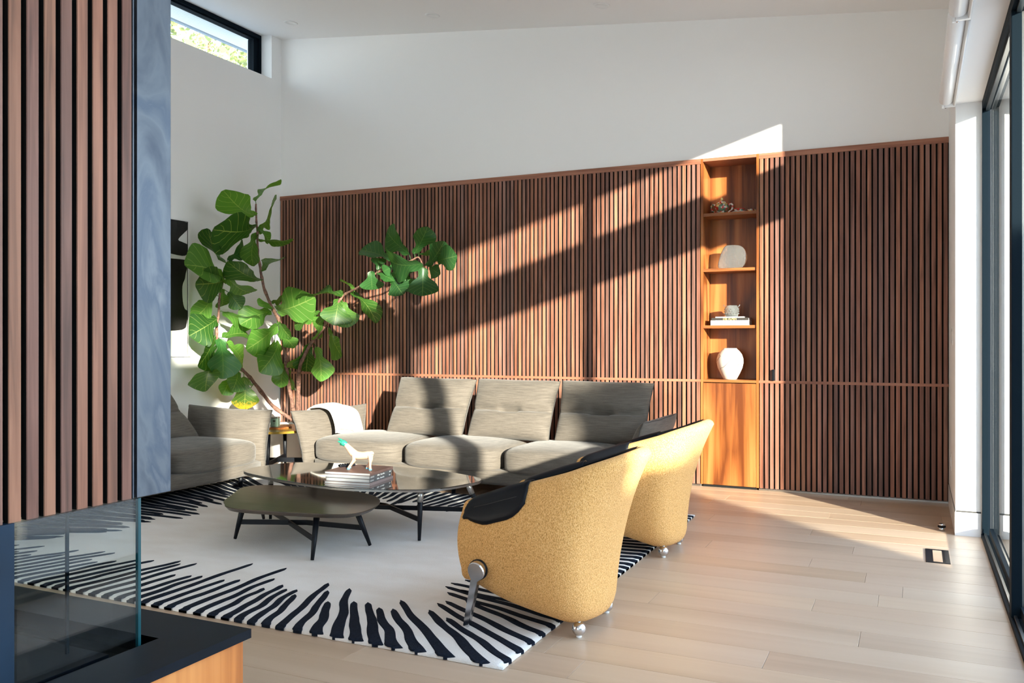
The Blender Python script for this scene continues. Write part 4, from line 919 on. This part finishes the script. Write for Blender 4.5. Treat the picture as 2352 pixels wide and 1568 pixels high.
def outer(i, t):
    a, b, c_, inn = station(i)
    # quadratic through bottom (0), middle (.45), rim (1)
    l0 = (t - .45) * (t - 1) / .45; l1 = t * (t - 1) / (.45 * (.45 - 1)); l2 = t * (t - .45) / .55
    p = c_ * l0 + b * l1 + a * l2
    r = .05
    if t < .12: k = 1 - t / .12; p = p + inn * (.045 * (1 - math.sqrt(max(0, 1 - k * k))))
    return p
TH = .036
def at_height(i, z):
    lo_, hi_ = .0, 1.0
    for _ in range(18):
        m = (lo_ + hi_) / 2
        if outer(i, m).z < z: lo_ = m
        else: hi_ = m
    return outer(i, lo_)
def inside(i, z, d):
    a, b, c_, inn = station(i); p = at_height(i, z) + inn * d
    return Vector((p.x, p.y, z))
def section(i):
    a, b, c_, inn = station(i); P = []
    P += [outer(i, t) for t in (0, .02, .05, .09, .14, .22, .32, .42, .52, .62, .72, .82, .90, .96, 1)]
    up = Vector((0, 0, 1))
    for k in range(1, 8): an = math.pi * k / 8; P.append(a + inn * TH * (1 - math.cos(an)) + up * TH * .8 * math.sin(an))
    P.append(a + inn * 2 * TH)
    for k in range(1, 6):
        t = k / 5; z = a.z + (.34 - a.z) * t; P.append(inside(i, z, 2 * TH + .012 * t))
    P.append(c_ + inn * .11 + Vector((0, 0, .05))); P.append(c_ + inn * .06)
    return P
def make_chair(label, group):
    e = empty('armchair'); tag(e, label, 'armchair', group)
    secs = [section(i) for i in range(NP)]
    def capsec(s, inn_i, k, fwd):
        c_ = sum(s, Vector()) / len(s); out_ = []
        a, b, c2, inn = station(inn_i)
        for p in s:
            # squeeze along the inward direction about the mid thickness
            d = (p - c_).dot(inn); zc = (p.z - c_.z); out_.append(p - inn * d * (1 - k) - Vector((0, 0, zc * (1 - k) * .25)) + Vector((-fwd, 0, 0)))
        return out_
    caps0 = [capsec(secs[0], 0, math.sqrt(1 - f_ * f_), .05 * f_) for f_ in (.97, .85, .6, .3)]
    caps1 = [capsec(secs[-1], NP - 1, math.sqrt(1 - f_ * f_), .05 * f_) for f_ in (.3, .6, .85, .97)]
    new('shell', loft(caps0 + secs + caps1), 'boucle', e, True)
    new('underside', loft([[bot[i] + station(i)[3] * .062 + Vector((0, 0, .006)) for i in range(NP)], [Vector((0, 0, .10)) + (p - Vector((0, 0, p.z))) * .3 for p in bot]], caps=False, closed=False), 'boucle', e, True)
    # leather lining
    rows = []
    for i in range(2, NP - 2):
        a, b, c_, inn = station(i); up = Vector((0, 0, 1)); r = []
        for an in (118, 135, 150, 165, 180): an = R(an); r.append(a + inn * (TH - (TH + .006) * math.cos(an)) + up * (TH * .8 + .005) * math.sin(an))
        for k in range(1, 6):
            t = k / 5; z = a.z + (.38 - a.z) * t; r.append(inside(i, z, 2 * TH + .006 + .024 * t))
        rows.append(r)
    new('lining', loft(rows, closed=False, caps=False), 'leather', e, True)
    new('seat_cushion', softbox((-.375, -.262, .30), (.125, .262, .445), 5, 10, top=.25), 'leather', e, True)
    new('front_panel', softbox((-.415, -.262, .185), (-.32, .262, .44), 6, 8), 'boucle', e, True)
    # arm pads: leather saddles folded over the front of each arm
    for sgn in (1, -1):
        idx = list(range(1, 2 * NS - 2)); rows = []
        a0 = secs
        ext = [-.026, -.02, -.012]
        cols = []
        for q_, i in enumerate([0, 0, 0] + idx):
            t = q_ / (len(idx) + 2); fx = ext[q_] if q_ < 3 else 0
            dep = .012 + .098 * min(1, t / .5) ** .8 * (1 - .55 * max(0, (t - .72) / .28) ** 3)
            a, b, c_, inn = station(i); up = Vector((0, 0, 1)); r = []
            zr = a.z; off = .007
            # down the outside: samples of the outer surface
            hh = outer(i, 1).z - outer(i, .45).z
            for k in range(6, 0, -1):
                d = dep * k / 6; tt = 1 - d / max(.05, hh) * .55; p = outer(i, tt); r.append(p - inn * (off if k < 6 else .001) * 1.0)
            for an in (0, 25, 50, 75, 100, 125, 150, 180): an = R(an); r.append(a + inn * (TH - (TH + off) * math.cos(an)) + up * (TH * .8 + off) * math.sin(an))
            for k in (1, 2, 3): r.append(a + inn * (2 * TH + off) - up * .05 * k)
            if q_ < 3: r = [p + Vector((fx, 0, -.012 * (3 - q_))) for p in r]
            if sgn < 0: r = [Vector((p.x, -p.y, p.z)) for p in r]
            rows.append(r)
        o = new('arm_pad', loft(rows, closed=False, caps=False), 'leather', e, True)
        md = o.modifiers.new('t', 'SOLIDIFY'); md.thickness = .004; md.offset = 0
        # a line of stitching parallel to the rim
        st_ = [r[5] * .999 + (r[5] - r[9]) * 0 for r in rows[4:-2]]
        stp = [p + Vector((0, -.0035 * sgn, 0)) for p in st_]
        new('stitching', tube(stp, .0011, 4), 'alu' if False else 'seam', o, True)
    # front legs: polished disc and tapering bar
    for s in (-1, 1):
        lg = empty('leg'); lg.parent = e
        dc = Vector((-.265, s * .365, .285)); ft = Vector((-.352, s * .292, .022))
        bpy.data.objects.remove(lg)
        bm = bmesh.new(); ax = (ft - dc).normalized(); nrm = Vector((0, s, 0)); nrm = (nrm - ax * nrm.dot(ax)).normalized(); sd_ = ax.cross(nrm)
        # outline of the leg seen from the side: disc head then bar
        prof = [(dc + (ax * -math.cos(R(a)) + sd_ * math.sin(R(a))) * .0405) for a in range(-146, 147, 14)]
        L_ = (ft - dc).length
        right = [dc + ax * (.045 + (L_ - .045) * t) + sd_ * (.0165 - .004 * t) for t in (0, .25, .5, .75, 1)]; left = [dc + ax * (.045 + (L_ - .045) * t) - sd_ * (.0165 - .004 * t) for t in (1, .75, .5, .25, 0)]
        ol = prof + right + left
        cen = sum(ol, Vector()) / len(ol)
        ring_ = []
        for k, d in ((.93, .018), (1, .012), (1, -.006), (.93, -.012)): ring_.append([p + nrm * d + (dc + ax * max(0, (p - dc).dot(ax)) - p) * (1 - k) for p in ol])
        loft(ring_, bm); new('leg', bm, 'chrome', e, False)
        new('leg_socket', lathe([(0, -.012), (.0435, -.012), (.0435, .002), (0, .002)], 28), 'blackmetal', e, True)
        so_ = e.children[-1] if False else None
    for o in [c for c in e.children if c.name.startswith('leg_socket')]: pass
    k = 0
    for o in [c for c in bpy.data.objects if c.parent == e and c.name.startswith('leg_socket')]:
        s = -1 if k == 0 else 1; k += 1; o.location = (-.265, s * .365, .285); o.rotation_euler = (R(90), 0, 0); o.scale = (1, 1, .8)
    for s in (-1, 1):
        bf = new('ball_foot', lathe([(.030 * math.sin(math.pi * t / 14), .037 - .030 * math.cos(math.pi * t / 14)) for t in range(0, 15)], 28), 'chrome', e, True); bf.location = (.12, s * .18, 0)
        new('glide', lathe([(0, 0), (.012, 0), (.012, .009), (0, .009)], 20), 'white', bf, True)
        new('stem', lathe([(0, .055), (.008, .055), (.008, .09), (0, .09)], 12), 'chrome', bf, True)
    return e
ch = make_chair('ochre boucle tub armchair nearest the viewer with black leather arm pads', 'ochre tub armchairs')
ch.location = (-1.40, 3.58, 0); ch.rotation_euler = (0, 0, R(0))
def dup(o, parent=None):
    c = o.copy(); COL.objects.link(c); c.parent = parent
    for k in list(o.children): dup(k, c)
    return c
c2 = dup(ch); c2.location = (-1.43, 5.04, 0); c2.rotation_euler = (0, 0, R(0))
c2['label'] = 'ochre boucle tub armchair farther back, between the first one and the sofa'

# ================================================================== outside
struct(tag(new('ground', B(((.62, -30, -.3), (40, 40, -.06)), ((-40, -30, -.3), (-6.6, 40, -.06)), ((-6.6, 8.4, -.3), (.62, 40, -.06)), ((-6.6, -30, -.3), (.62, -4.3, -.06))), 'bounce_gravel'), 'unseen gravel ground around the house, toned for neutral bounce light', 'ground'))  # out of view; gravel tone chosen for the light it bounces
struct(new('terrace', B(((.64, -6, -.06), (2.6, 8, -.02))), 'concrete'), 'pale concrete terrace outside the sliding glass')
def foliage(name, blobs, n, size, mat, parent, seed, loc):
    rr = random.Random(seed); vs_, fs = [], []
    for _ in range(n):
        bx, by, bz, r1, r2 = rr.choice(blobs)
        v = Vector((rr.gauss(0, 1), rr.gauss(0, 1), rr.gauss(0, 1))).normalized() * rr.uniform(.6, 1.0)
        p = Vector((bx + v.x * r1, by + v.y * r1, bz + v.z * r2)); a = Vector((rr.gauss(0, 1), rr.gauss(0, 1), rr.gauss(0, .7))).normalized(); b = a.orthogonal().normalized(); s = size * rr.uniform(.6, 1.3); k = len(vs_)
        vs_ += [p - a * s, p - b * s * .5, p + a * s, p + b * s * .5]; fs.append((k, k + 1, k + 2, k + 3))
    me = bpy.data.meshes.new(name); me.from_pydata([tuple(v) for v in vs_], [], fs); return link(name, me, mat, parent)
for i, (x, y, h, lab) in enumerate(((-12.0, 9.9, 9.6, 'sunlit garden tree seen at the left end of the high window'), (-20.0, 20.3, 13.0, 'sunlit garden tree farthest back, behind the other two'), (-13.6, 15.9, 9.8, 'sunlit garden tree seen at the right end of the high window'))):
    t = empty('garden_tree', (x, y, -.06)); tag(t, lab, 'tree', 'trees outside the high window')
    new('trunk', tube([(0, 0, 0), (.1, .05, 2), (0, .1, 4), (.05, 0, h - 1.5)], [.22, .18, .12, .05], 10), 'bark', t, True)
    rr = random.Random(i + 50); bl = [(rr.uniform(-1.9, 1.9), rr.uniform(-2.0, 2.0), rr.uniform(3.9, h - .9), rr.uniform(.6, 1.2), rr.uniform(.5, 1.0)) for _ in range(26)]
    foliage('crown', bl, 9000, .085, 'treeleaf', t, i, None)

# unseen clipped shrubs added right of the sliding glass to block low sun
hg = empty('shade_hedge', (4.6, -6.5, -.06)); tag(hg, 'unseen clipped shrubs added outside the glass wall to block low sun', 'shade_hedge')
HL = 7.35
def hh(y): return 2.80 if y < 4.25 else (2.33 if y < 6.60 else (3.02 if y < HL - .26 else 2.25))     # heights stepped to shape where the sun is cut off
new('core', B(((-.35, -HL, 0), (.35, 4.25, 2.77)), ((-.35, 4.25, 0), (.35, 6.50, 2.30)), ((-.35, 6.50, 0), (.35, 6.62, 2.30)), ((-.35, 6.62, 0), (.35, HL - .28, 2.97)), ((-.35, HL - .28, 0), (.35, HL - .1, 2.2))), 'shade_hedge_leaf', hg)
rr = random.Random(9); vs_, fs = [], []
for _ in range(26000):
    fc = rr.random(); y = rr.uniform(-HL, HL - .08); HH = hh(y)
    if fc < .4: p = Vector((-.37, y, rr.uniform(0, HH)))
    elif fc < .6: p = Vector((.37, y, rr.uniform(0, HH)))
    elif fc < .95: p = Vector((rr.uniform(-.37, .37), y, HH))
    else: p = Vector((rr.uniform(-.37, .37), HL - .09, rr.uniform(0, 3.02)))
    p += Vector((rr.gauss(0, .025), rr.gauss(0, .025), rr.gauss(0, .025))); a = Vector((rr.gauss(0, 1), rr.gauss(0, 1), rr.gauss(0, 1))).normalized(); b = a.orthogonal().normalized(); s = rr.uniform(.025, .05); k = len(vs_)
    vs_ += [p - a * s, p - b * s * .5, p + a * s, p + b * s * .5]; fs.append((k, k + 1, k + 2, k + 3))
me = bpy.data.meshes.new('leaves'); me.from_pydata([tuple(v) for v in vs_], [], fs); o = link('leaves', me, 'shade_hedge_leaf', hg); o['kind'] = 'stuff'
